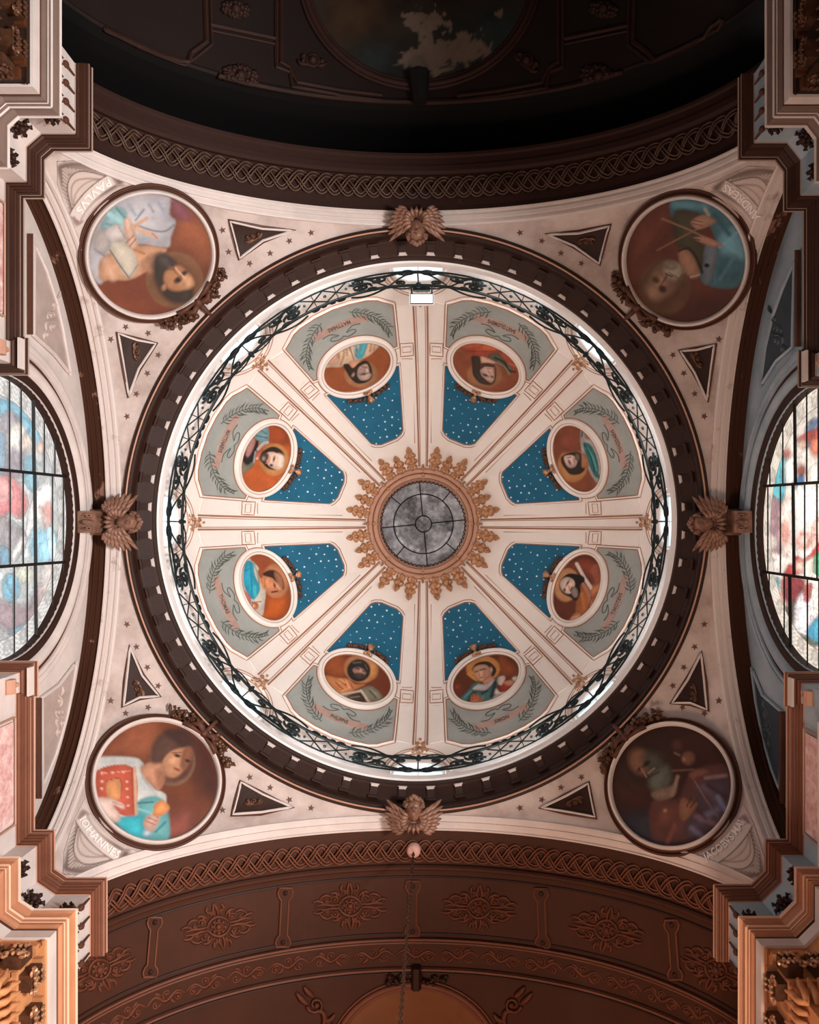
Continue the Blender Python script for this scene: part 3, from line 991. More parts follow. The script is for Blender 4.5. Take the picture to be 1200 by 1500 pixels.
E, P_, L = "E", "P", "L"
OV = {
 5: ('#8c4b2b', TR(465, 485, 10, [
   (E, 640, 630, 250, 200, 0, '#ab7652'),
   (P_, [(90, 530), (180, 330), (330, 210), (560, 110), (750, 90), (940, 150), (860, 270), (740, 370), (640, 420), (560, 470), (430, 480), (330, 530), (200, 525)], '#d3b699'),
   (P_, [(150, 480), (230, 330), (310, 330), (330, 440), (240, 500)], '#c79a84'),
   (L, [(380, 220), (390, 350), (340, 490)], 22, '#97694c'), (L, [(300, 260), (315, 390)], 18, '#8b6248'), (L, [(430, 250), (435, 360)], 18, '#8b6248'),
   (L, [(470, 240), (540, 430)], 14, '#4e382c'), (L, [(800, 130), (770, 300)], 26, '#b0744c'), (L, [(860, 130), (820, 280)], 14, '#a0765c'),
   (P_, [(640, 140), (745, 130), (725, 250), (650, 400), (570, 390), (600, 250)], '#4aa0ad'), (P_, [(540, 200), (590, 200), (565, 350), (535, 330)], '#7fa2ab'),
   (L, [(590, 200), (560, 380)], 12, '#2c4d58'), (L, [(700, 170), (650, 330)], 16, '#79c0c4'),
   (P_, [(480, 450), (600, 420), (640, 490), (540, 560), (490, 530)], '#bd8a6d'),
   (P_, [(380, 500), (450, 480), (520, 540), (600, 470), (700, 430), (760, 470), (800, 560), (800, 680), (720, 750), (600, 770), (510, 720), (440, 620)], '#2c211b'),
   (P_, [(620, 520), (700, 480), (740, 500), (770, 600), (790, 650), (740, 710), (640, 720), (590, 660), (590, 580)], '#b99d8f'),
   (P_, [(600, 560), (700, 540), (700, 600), (600, 640)], '#9d8076'), (E, 682, 630, 48, 16, -12, '#3a2522'), (E, 765, 590, 18, 24, 0, '#33241f'),
   (L, [(650, 520), (720, 535)], 16, '#5d4238'), (L, [(720, 560), (750, 590)], 14, '#d8c0b2'), (E, 525, 640, 20, 34, 30, '#a08479')])),
 6: ('#84492f', TR(655, 485, 10, [
   (E, 550, 640, 260, 200, 0, '#a5704f'),
   (P_, [(200, 200), (480, 110), (700, 150), (900, 260), (1080, 430), (1100, 560), (960, 540), (860, 480), (800, 400), (740, 320), (600, 350), (500, 400), (400, 360), (300, 300)], '#a64b34'),
   (P_, [(560, 150), (700, 210), (760, 290), (600, 300), (480, 260)], '#c0603e'), (P_, [(220, 210), (450, 150), (520, 230), (300, 270)], '#b0563f'),
   (L, [(280, 290), (500, 300), (740, 290)], 14, '#7e3324'), (L, [(700, 200), (790, 300)], 22, '#6d261b'), (L, [(900, 330), (1020, 480)], 24, '#7e3324'), (L, [(860, 460), (1080, 540)], 20, '#c06a4a'),
   (P_, [(600, 360), (740, 320), (860, 440), (960, 560), (900, 630), (820, 520), (700, 450)], '#5b5a48'),
   (L, [(700, 390), (840, 460), (900, 570), (1000, 600)], 28, '#2a2320'), (L, [(700, 450), (840, 520), (920, 640)], 10, '#a09880'),
   (P_, [(360, 370), (490, 390), (490, 560), (560, 700), (660, 760), (700, 600), (690, 500), (720, 560), (710, 720), (640, 790), (480, 760), (380, 640), (365, 480)], '#3a2c26'),
   (P_, [(500, 370), (650, 420), (710, 465), (620, 480), (510, 460)], '#c8a48e'),
   (P_, [(490, 560), (560, 510), (650, 520), (680, 600), (690, 700), (640, 740), (560, 700), (500, 640)], '#c4a396'),
   (P_, [(490, 480), (600, 465), (700, 500), (660, 530), (560, 520), (490, 560)], '#4b2f25'), (E, 560, 645, 52, 17, 22, '#3a2520'), (E, 660, 670, 22, 14, 20, '#3a2520'),
   (L, [(600, 580), (640, 640)], 12, '#8d675c'), (L, [(590, 545), (640, 550)], 14, '#96584c')])),
 4: ('#b0562a', TR(335, 605, 10.91, [
   (P_, [(640, 150), (900, 220), (980, 500), (640, 480)], '#964424', 60),
   (E, 730, 745, 235, 260, 0, '#c0824c'),
   (P_, [(600, 150), (650, 330), (610, 500), (560, 510), (450, 430), (350, 330), (480, 230)], '#688a8e'), (L, [(480, 260), (600, 330)], 30, '#4d6e74'), (L, [(440, 360), (620, 400)], 14, '#232430'),
   (P_, [(220, 480), (330, 380), (440, 430), (480, 480), (400, 800), (300, 900), (200, 800)], '#241f1f'),
   (P_, [(350, 420), (430, 430), (400, 560), (320, 700), (270, 640)], '#a8786f'), (L, [(470, 580), (550, 490), (620, 470)], 44, '#a9a7a5'), (L, [(430, 620), (400, 800)], 30, '#8f8f8d'),
   (P_, [(240, 980), (400, 840), (380, 780), (300, 830), (240, 780), (150, 600), (140, 900), (200, 1000)], '#77705f'), (L, [(190, 680), (200, 900)], 40, '#8a5440'),
   (E, 500, 670, 65, 95, 35, '#a45a44'), (E, 455, 725, 25, 25, 0, '#d0a088'),
   (P_, [(540, 620), (680, 540), (800, 560), (885, 650), (880, 760), (780, 900), (640, 890), (540, 800), (500, 720)], '#2b1d18'),
   (P_, [(600, 650), (700, 620), (800, 660), (885, 700), (870, 860), (770, 905), (650, 850), (600, 760)], '#dcb8a3'), (P_, [(780, 650), (885, 700), (860, 860), (780, 840)], '#e4c8b4', 20),
   (E, 725, 735, 17, 48, 12, '#33211c'), (E, 682, 835, 26, 22, 0, '#33211c'), (E, 575, 710, 60, 80, 40, '#4a3c33'), (E, 560, 725, 30, 36, 0, '#8b7c70'), (L, [(600, 800), (640, 770)], 26, '#9a6456'), (L, [(650, 700), (640, 790)], 30, '#c08c78')])),
 7: ('#7e452e', TR(795, 610, 10.91, [
   (E, 480, 780, 240, 272, 0, '#bb804c'), (P_, [(240, 300), (600, 190), (600, 560), (300, 560)], '#834630', 40),
   (P_, [(620, 200), (760, 310), (900, 480), (1000, 760), (970, 1060), (900, 1090), (800, 980), (720, 820), (640, 620), (600, 400)], '#a9a39b'),
   (P_, [(650, 430), (760, 450), (860, 640), (900, 860), (860, 980), (780, 860), (700, 640)], '#2f6c6c'), (L, [(700, 500), (800, 640), (870, 880)], 26, '#5fa09a'), (L, [(640, 240), (620, 320)], 24, '#2b5350'),
   (L, [(660, 430), (760, 620), (840, 900)], 18, '#164246'), (E, 720, 320, 40, 55, -30, '#9a6458'), (L, [(935, 800), (935, 920)], 22, '#a86a58'), (L, [(740, 320), (900, 560), (980, 800)], 14, '#4a4038'), (L, [(860, 900), (940, 1040)], 50, '#2e6f68'),
   (P_, [(600, 600), (690, 620), (740, 800), (640, 830), (600, 740)], '#a56e50'),
   (P_, [(300, 650), (400, 590), (560, 570), (620, 620), (620, 800), (680, 840), (600, 920), (450, 930), (360, 840), (300, 740)], '#33261f'),
   (P_, [(340, 650), (420, 620), (500, 630), (560, 700), (520, 800), (430, 820), (370, 760)], '#cfaea0'), (E, 430, 730, 17, 42, -25, '#3a2620'), (L, [(400, 660), (450, 650)], 14, '#4a342c'),
   (E, 555, 650, 40, 60, 0, '#6d5a4c'), (L, [(500, 690), (510, 740)], 16, '#9a6a60')])),
 3: ('#8b4526', TR(335, 795, 10.91, [
   (P_, [(600, 880), (930, 860), (900, 1150), (540, 1220)], '#a8501f', 60),
   (E, 750, 615, 215, 275, -8, '#bb7a52'),
   (P_, [(300, 210), (360, 280), (480, 400), (460, 470), (520, 600), (590, 760), (580, 950), (530, 1180), (400, 1080), (250, 820), (170, 500)], '#cdbfae'), (L, [(400, 320), (480, 560), (480, 760)], 26, '#7d8a7c'),
   (P_, [(290, 290), (390, 330), (420, 520), (500, 740), (400, 910), (300, 800), (240, 640), (240, 440)], '#2b97b3'), (L, [(350, 330), (370, 700), (365, 880)], 18, '#1f6f86'), (L, [(260, 450), (330, 420)], 16, '#1f5f76'), (L, [(420, 700), (430, 860)], 40, '#3fb0b4'),
   (P_, [(240, 770), (320, 820), (360, 930), (300, 940)], '#b4645c'), (E, 420, 1010, 60, 60, 0, '#a8603e'), (E, 400, 1010, 25, 30, 0, '#dba282'), (L, [(340, 960), (520, 940)], 16, '#5a3426'),
   (L, [(520, 600), (570, 720)], 60, '#c68a66'),
   (P_, [(540, 510), (640, 440), (760, 450), (860, 560), (890, 720), (820, 760), (740, 640), (700, 570)], '#34190f'),
   (P_, [(740, 460), (850, 540), (880, 720), (810, 700), (730, 540)], '#8b5b44'),
   (P_, [(520, 570), (600, 550), (720, 590), (860, 740), (800, 800), (700, 800), (600, 750), (550, 690)], '#c4805a'), (L, [(580, 580), (580, 700)], 10, '#8a4c30'), (E, 735, 685, 16, 38, -20, '#4a1e12'), (L, [(690, 790), (780, 775)], 24, '#4a1e12'), (L, [(770, 690), (820, 740)], 18, '#d89c78')])),
 0: ('#5e2d1c', TR(790, 800, 10.91, [
   (P_, [(440, 300), (700, 180), (920, 260), (980, 500), (800, 520), (640, 400)], '#803c26', 40),
   (E, 440, 620, 200, 270, 10, '#c38a5e'),
   (P_, [(900, 300), (990, 450), (1010, 640), (970, 820), (860, 1050), (700, 1220), (600, 1190), (580, 1000), (620, 760), (700, 600), (860, 600)], '#a05c33'),
   (L, [(700, 600), (800, 800), (830, 980)], 50, '#b07560'), (L, [(680, 760), (720, 1000)], 40, '#b86e3a'), (L, [(830, 820), (780, 1060)], 18, '#6f3520'),
   (P_, [(800, 380), (940, 290), (990, 560), (880, 600)], '#93503c'), (L, [(820, 440), (890, 590)], 14, '#5f2a1c'), (L, [(600, 280), (720, 500), (840, 680)], 52, '#d5c5bc'),
   (P_, [(330, 560), (440, 450), (560, 440), (700, 480), (725, 560), (650, 620), (660, 720), (600, 870), (500, 820), (380, 760), (320, 660)], '#1d1210'),
   (P_, [(340, 560), (430, 495), (540, 530), (570, 620), (520, 740), (460, 760), (380, 720), (335, 640)], '#d3b5a4'), (E, 455, 590, 16, 52, 30, '#3a221b'), (E, 405, 700, 20, 28, 0, '#3a221b'),
   (E, 565, 735, 55, 90, -15, '#8c7a70'), (L, [(470, 640), (490, 700)], 30, '#c08a74'), (L, [(520, 660), (500, 720)], 18, '#5a3a30'),
   (P_, [(820, 740), (860, 650), (960, 600), (990, 640), (900, 760), (850, 790)], '#c07a50'), (P_, [(470, 1210), (560, 1080), (660, 1090), (640, 1210), (560, 1240)], '#c98f70'), (L, [(530, 1110), (600, 1090)], 12, '#6b3a24')])),
 2: ('#6b321d', TR(465, 940, 10, [
   (P_, [(90, 300), (330, 180), (450, 300), (420, 500), (200, 520)], '#914a28', 30),
   (E, 635, 400, 250, 205, 10, '#bd7e54'), (P_, [(760, 220), (870, 330), (860, 500), (760, 520)], '#c98a52', 30),
   (P_, [(110, 500), (300, 530), (440, 540), (560, 620), (710, 620), (560, 700), (340, 780), (220, 690)], '#c07a4c'),
   (L, [(330, 560), (420, 640)], 20, '#8a4a2a'), (L, [(270, 600), (380, 700)], 18, '#8a4a2a'), (L, [(420, 570), (470, 680)], 16, '#dba27a'), (L, [(480, 600), (520, 680)], 16, '#8a4a2a'), (L, [(330, 550), (400, 600)], 14, '#dfa880'), (L, [(440, 690), (340, 730)], 20, '#d8956a'),
   (P_, [(340, 790), (560, 720), (740, 650), (850, 680), (960, 830), (780, 910), (560, 890)], '#7d7563'), (L, [(760, 720), (860, 820)], 16, '#2f3026'), (L, [(800, 700), (900, 810)], 10, '#a8a08c'),
   (P_, [(440, 800), (630, 745), (720, 890), (560, 890)], '#3d2f26'), (L, [(480, 820), (620, 800)], 14, '#8a7c68'), (L, [(340, 775), (560, 735), (640, 715)], 28, '#c4ad9a'), (L, [(640, 715), (760, 890)], 32, '#c4ad9a'),
   (E, 605, 420, 172, 165, 0, '#26201c'),
   (P_, [(520, 400), (600, 370), (710, 430), (690, 500), (600, 510), (530, 450)], '#a0736a'), (E, 592, 392, 30, 13, 20, '#2e1d1a'), (E, 688, 430, 24, 12, 20, '#2e1d1a'), (L, [(635, 410), (620, 460)], 18, '#b98a80'),
   (E, 620, 500, 90, 45, 10, '#3a342f'), (L, [(600, 470), (640, 480)], 12, '#6d4038'), (L, [(530, 310), (640, 300)], 22, '#5d5a50'), (L, [(700, 330), (730, 400)], 16, '#55524a')])),
 1: ('#5c2b18', TR(650, 940, 10, [
   (P_, [(800, 200), (1000, 290), (1090, 480), (830, 500)], '#80401f', 30), (E, 200, 660, 60, 50, 0, '#80351f', 40),
   (E, 578, 395, 248, 190, 0, '#c58245'), (L, [(350, 470), (480, 570)], 14, '#d99a55'),
   (P_, [(430, 430), (450, 340), (560, 290), (680, 300), (770, 400), (750, 480), (700, 510), (640, 400)], '#2a1a12'),
   (P_, [(435, 400), (500, 345), (620, 340), (680, 400), (690, 480), (640, 555), (560, 575), (470, 500)], '#cf9f80'), (P_, [(600, 400), (690, 400), (690, 500), (620, 560), (580, 500)], '#b4806a', 20), (E, 697, 410, 20, 36, 0, '#c8957a'),
   (L, [(530, 418), (605, 395)], 18, '#35201a'), (L, [(455, 445), (500, 432)], 14, '#35201a'), (L, [(508, 430), (525, 500)], 12, '#9a6450'), (L, [(530, 530), (575, 522)], 14, '#8a4338'),
   (P_, [(570, 570), (690, 500), (740, 560), (620, 630)], '#b98264'), (P_, [(400, 690), (480, 620), (620, 620), (750, 550), (640, 700), (520, 715)], '#bcaeb0'),
   (P_, [(230, 850), (380, 690), (420, 620), (540, 590), (420, 690), (500, 720), (640, 710), (780, 530), (830, 510), (760, 700), (680, 880), (500, 930), (330, 910)], '#3e6f6c'),
   (L, [(760, 600), (700, 800)], 50, '#1c2f32'), (L, [(640, 720), (560, 760)], 30, '#1c2f32'), (L, [(300, 820), (400, 720)], 22, '#5a9490'), (P_, [(340, 900), (400, 760), (480, 740), (420, 900)], '#1f3234'),
   (P_, [(400, 900), (395, 800), (430, 760), (500, 770), (530, 820), (590, 800), (520, 910)], '#b5694a'), (L, [(430, 850), (430, 760)], 12, '#7d3d28'), (L, [(470, 840), (480, 760)], 12, '#7d3d28'),
   (P_, [(830, 620), (950, 560), (1010, 640), (900, 750), (830, 700)], '#8c2f20'), (P_, [(800, 520), (890, 500), (900, 560), (850, 640), (790, 610)], '#c9aca0'), (P_, [(880, 590), (1000, 560), (1030, 620), (940, 650)], '#b87a62'), (P_, [(1000, 530), (1100, 510), (1070, 600)], '#c9bfa8'),
   (P_, [(770, 680), (830, 740), (960, 720), (860, 775), (750, 770)], '#d0b8ae'), (P_, [(700, 870), (760, 770), (840, 790), (760, 860)], '#a09aa0')])),
}
ov_label = {
 5: 'oval portrait of dark-haired saint in cream robes, blue sash, upside down, left of top rib',
 6: 'oval portrait of a long-haired saint in red robes, upside down, right of the top rib',
 4: 'oval portrait of a bearded saint in grey-blue before orange, upper left of dome',
 7: 'oval portrait of a dark-bearded saint in white and green robes, upper right of the dome',
 3: 'oval portrait of a reclining saint in bright turquoise robe, lower left of the dome',
 0: 'oval portrait of a saint in orange holding a white staff, lower right of the dome',
 2: 'oval portrait of a dark bearded saint with an open book, left of the bottom rib',
 1: 'oval portrait of a beardless saint in green with raised hand, right of the bottom rib',
}
for k in range(8):
    fk = Df(radians(22.5 + 45 * k))
    c0 = fk([(0, 248)], 0.0)[0]
    t = thing('oval_portrait', tuple(c0), ov_label[k], 'painting', 'oval saint portraits of the dome')
    na, nr = 110, 46
    RR = np.linspace(0, 1, nr)
    UV = np.array([(51.5 * r * cos(a), 248 + 33 * r * sin(a)) for r in RR for a in np.linspace(0, 2 * pi, na, endpoint=False)])
    V = fk(UV, 0.015)
    base, ops = OV[k]
    C = paint(pxof(V), base, ops, seed=k, var=0.22, vs=9)
    mk('painted_panel', V, grid(nr, na, cv=True), 'paint', t, True, cols=C)
    prof = [(50.5, 0.01), (51.5, 0.05), (53, 0.06), (54.6, 0.05), (55.2, 0.075), (57.5, 0.095), (59.6, 0.08), (60.8, 0.0)]
    UV = np.array([(a_ * cos(a), 248 + (a_ - 18.4) * sin(a)) for a in np.linspace(0, 2 * pi, 72, endpoint=False) for a_, h in prof])
    V = fk(UV, np.array([h for _ in range(72) for a_, h in prof]))
    mk('frame', V, grid(72, len(prof), cu=True), 'dome', t, True)
    b_ = MB()
    for a_, h, r in ((54.9, 0.055, 0.010), (51.0, 0.035, 0.014), (61.2, 0.004, 0.010)):
        UV = np.array([(a_ * cos(a), 248 + (a_ - 18.4) * sin(a)) for a in np.linspace(0, 2 * pi, 64, endpoint=False)])
        b_.tube(fk(UV, h), r, 4, True)
    b_.mk('frame_groove', 'domeline', t)
    b_ = MB(); rr = random.Random(11 + k)
    b_.ball(fk([(0, 199.5)], 0.10)[0], 0.085)
    for q in range(5):
        b_.tube(fk(np.array([(0, 206), ((q - 2) * 2.6, 197)]), np.array([0.12, 0.13])), 0.022, 4)
    b_.tube(fk(np.array([(-6, 213), (0, 208), (6, 213)]), 0.13), 0.04, 5)
    b_.ball(fk([(0, 210)], 0.13)[0], 0.06)
    b_.mk('shell', 'gold', t, smooth=True)
    b_ = MB()
    for s in (-1, 1):
        for q in range(7):
            a = -pi / 2 + s * (0.13 + 0.065 * q)
            u, v = 62.5 * cos(a), 248 + 44.5 * sin(a)
            for w in range(2):
                b_.ball(fk([(u + rr.uniform(-1.2, 1.2), v + rr.uniform(-2, 1.5))], 0.08)[0], rr.uniform(0.03, 0.055), 6, 4)
            b_.tube(fk(np.array([(u, v), (u + s * 2, v - 4)]), 0.09), [0.03, 0.006], 4)
    o = b_.mk('garland', 'darkgold', t); o['kind'] = 'stuff'

# ------------------------------------------------------------------ gallery railing
GR = 4.60


def Gf(a0=0.0):
    def fn(AH, off=0.0):      # (metres along the ring, height above the gallery floor)
        AH = np.asarray(AH, float)
        a = a0 + AH[:, 0] / GR
        return np.stack([(GR - off) * np.cos(a), (GR - off) * np.sin(a), 14.37 + AH[:, 1]], 1)
    return fn


rail = thing('gallery_railing', (0, 0, 14.37), 'black wrought-iron scrollwork railing running round the dome gallery', 'railing')
A = np.linspace(0, 2 * pi, 192, endpoint=False)
b_ = MB(); b_.tube([(GR * cos(a), GR * sin(a), 15.27) for a in A], 0.030, 6, True); b_.mk('handrail', 'iron', rail, smooth=True)
b_ = MB(); b_.tube([(GR * cos(a), GR * sin(a), 14.46) for a in A], 0.018, 6, True)
b_.mk('bottom_rail', 'iron', rail, smooth=True)
g0 = Gf()
DG = GR * pi / 180


def spiral(cx, cy, r, a0, turns, n=22, sq=1.0):
    return np.array([(cx + r * (1 - 0.8 * q) * cos(a0 + turns * 2 * pi * q), cy + sq * r * (1 - 0.8 * q) * sin(a0 + turns * 2 * pi * q)) for q in np.linspace(0, 1, n)])


b_ = MB()
for s in (-1, 1):
    q = np.linspace(0, 1, 16)
    a = s * q * 7.2
    b_.tube(g0(np.stack([a * DG, 0.88 - 0.72 * np.cos(q * pi / 2)], 1)), 0.017, 5)
    b_.tube(g0(np.stack([a * DG, 0.88 + 0.22 * np.sin((1 - q) * pi) + 0.0 * q], 1)), 0.015, 5)
    q = np.linspace(0, 1, 18)
    b_.tube(g0(np.stack([s * (7.2 + q * 9.5) * DG, 0.88 + 0.34 * np.sin(q * pi * 0.8)], 1)), 0.019, 5)
    b_.tube(g0(np.stack([s * (7.2 + q * 6.5) * DG, 0.88 - 0.70 * np.sin(q * pi / 2) ** 1.3], 1)), 0.017, 5)
    b_.tube(g0(np.stack([s * (3.0 + q * 12.0) * DG, 0.10 + 0.16 * np.sin(q * pi)], 1)), 0.022, 5)
pan = b_.mk('railing_panel', 'iron', rail)
for s in (-1, 1):
    b_ = MB()
    b_.tube(g0(np.array([(s * 16.8 * DG, 0.12), (s * 22.5 * DG, 0.80)])), 0.016, 4)
    b_.tube(g0(np.array([(s * 16.8 * DG, 0.80), (s * 22.5 * DG, 0.12)])), 0.016, 4)
    for a_ in (17.2, 22.4):
        b_.ball(g0([(s * a_ * DG, 0.46)])[0], 0.03, 6, 4)
    b_.tube(g0(np.array([(s * 19.7 * DG, 0.05), (s * 19.7 * DG, 0.88)])), 0.010, 4)
    b_.mk('lattice_bars', 'iron', pan)
first = True
for s in (-1, 1):
    for (ca, h, r, a0, tn, th, sq) in ((2.5, 0.13, 0.17, 0, 1.4, 0.024, 0.75), (4.5, 0.70, 0.11, 2, 1.2, 0.020, 1.0), (9.6, 0.36, 0.19, 1, 1.5, 0.022, 0.9),
                                       (13.6, 0.62, 0.20, 3, 1.7, 0.026, 1.0), (14.4, 0.28, 0.16, 0, 1.5, 0.024, 1.0), (11.4, 0.86, 0.12, 2, 1.3, 0.02, 0.9), (19.0, 0.98, 0.09, 0, 1.2, 0.02, 1), (21.2, 0.98, 0.09, 3, 1.2, 0.02, 1)):
        sp = spiral(0, 0, r, a0, tn, sq=sq); sp[:, 0] = s * sp[:, 0]
        sp += np.array([s * ca * DG, h])
        mb = MB().tube(g0(sp), th, 5)
        mb.ball(g0([sp[-1]])[0], th * 1.9, 6, 4)
        mb.mk('scroll', 'iron', pan)
b_ = MB(); b_.ball(g0([(0, 0.88)])[0], 0.06, 8, 5); b_.tube(g0(np.array([(0, 0.1), (0, 1.02)])), 0.012, 4); b_.ball(g0([(0, 1.05)])[0], 0.035, 6, 4)
for s in (-1, 1):
    b_.tube(g0(np.array([(0, 0.9), (s * 0.10, 1.0), (s * 0.16, 0.96)])), [0.012, 0.02, 0.006], 4)
b_.mk('rosette', 'iron', pan)
for k in range(8):
    c = pan if k == 0 else copy_tree(pan, rail)
    c.rotation_euler = (0, 0, radians(45 * k))

# floodlight standing on the handrail
fl = thing('floodlight', (0.06, -4.50, 15.27), 'white rectangular floodlight fixed on the gallery railing at the top', 'lamp')
fx, fy, fz = 0.055, -4.44, 15.62
b_ = MB()
b_.box((fx - 0.25, fy - 0.12, fz), (fx + 0.25, fy + 0.12, fz + 0.09))
for x in np.linspace(-0.2, 0.2, 9):
    b_.box((fx + x - 0.008, fy - 0.10, fz + 0.09), (fx + x + 0.008, fy + 0.10, fz + 0.14))
b_.mk('housing', 'white', fl)
b_ = MB()
R = 0.012
b_.tube([(fx - 0.22, fy - 0.095, fz - 0.004), (fx + 0.22, fy - 0.095, fz - 0.004), (fx + 0.22, fy + 0.095, fz - 0.004), (fx - 0.22, fy + 0.095, fz - 0.004)], 0.014, 4, True)
b_.mk('glass_rim', 'iron', fl)
MB().box((fx - 0.215, fy - 0.09, fz - 0.01), (fx + 0.215, fy + 0.09, fz + 0.0)).mk('glass', 'lampglass', fl)
b_ = MB()
b_.tube([(fx - 0.2, -4.60, 15.27), (fx - 0.2, -4.56, 15.60), (fx - 0.2, fy - 0.09, fz + 0.04)], 0.02, 5)
b_.tube([(fx + 0.2, -4.60, 15.27), (fx + 0.2, -4.56, 15.60), (fx + 0.2, fy - 0.09, fz + 0.04)], 0.02, 5)
b_.box((fx - 0.17, -4.62, 15.38), (fx + 0.17, -4.54, 15.50))
b_.mk('bracket', 'iron', fl)

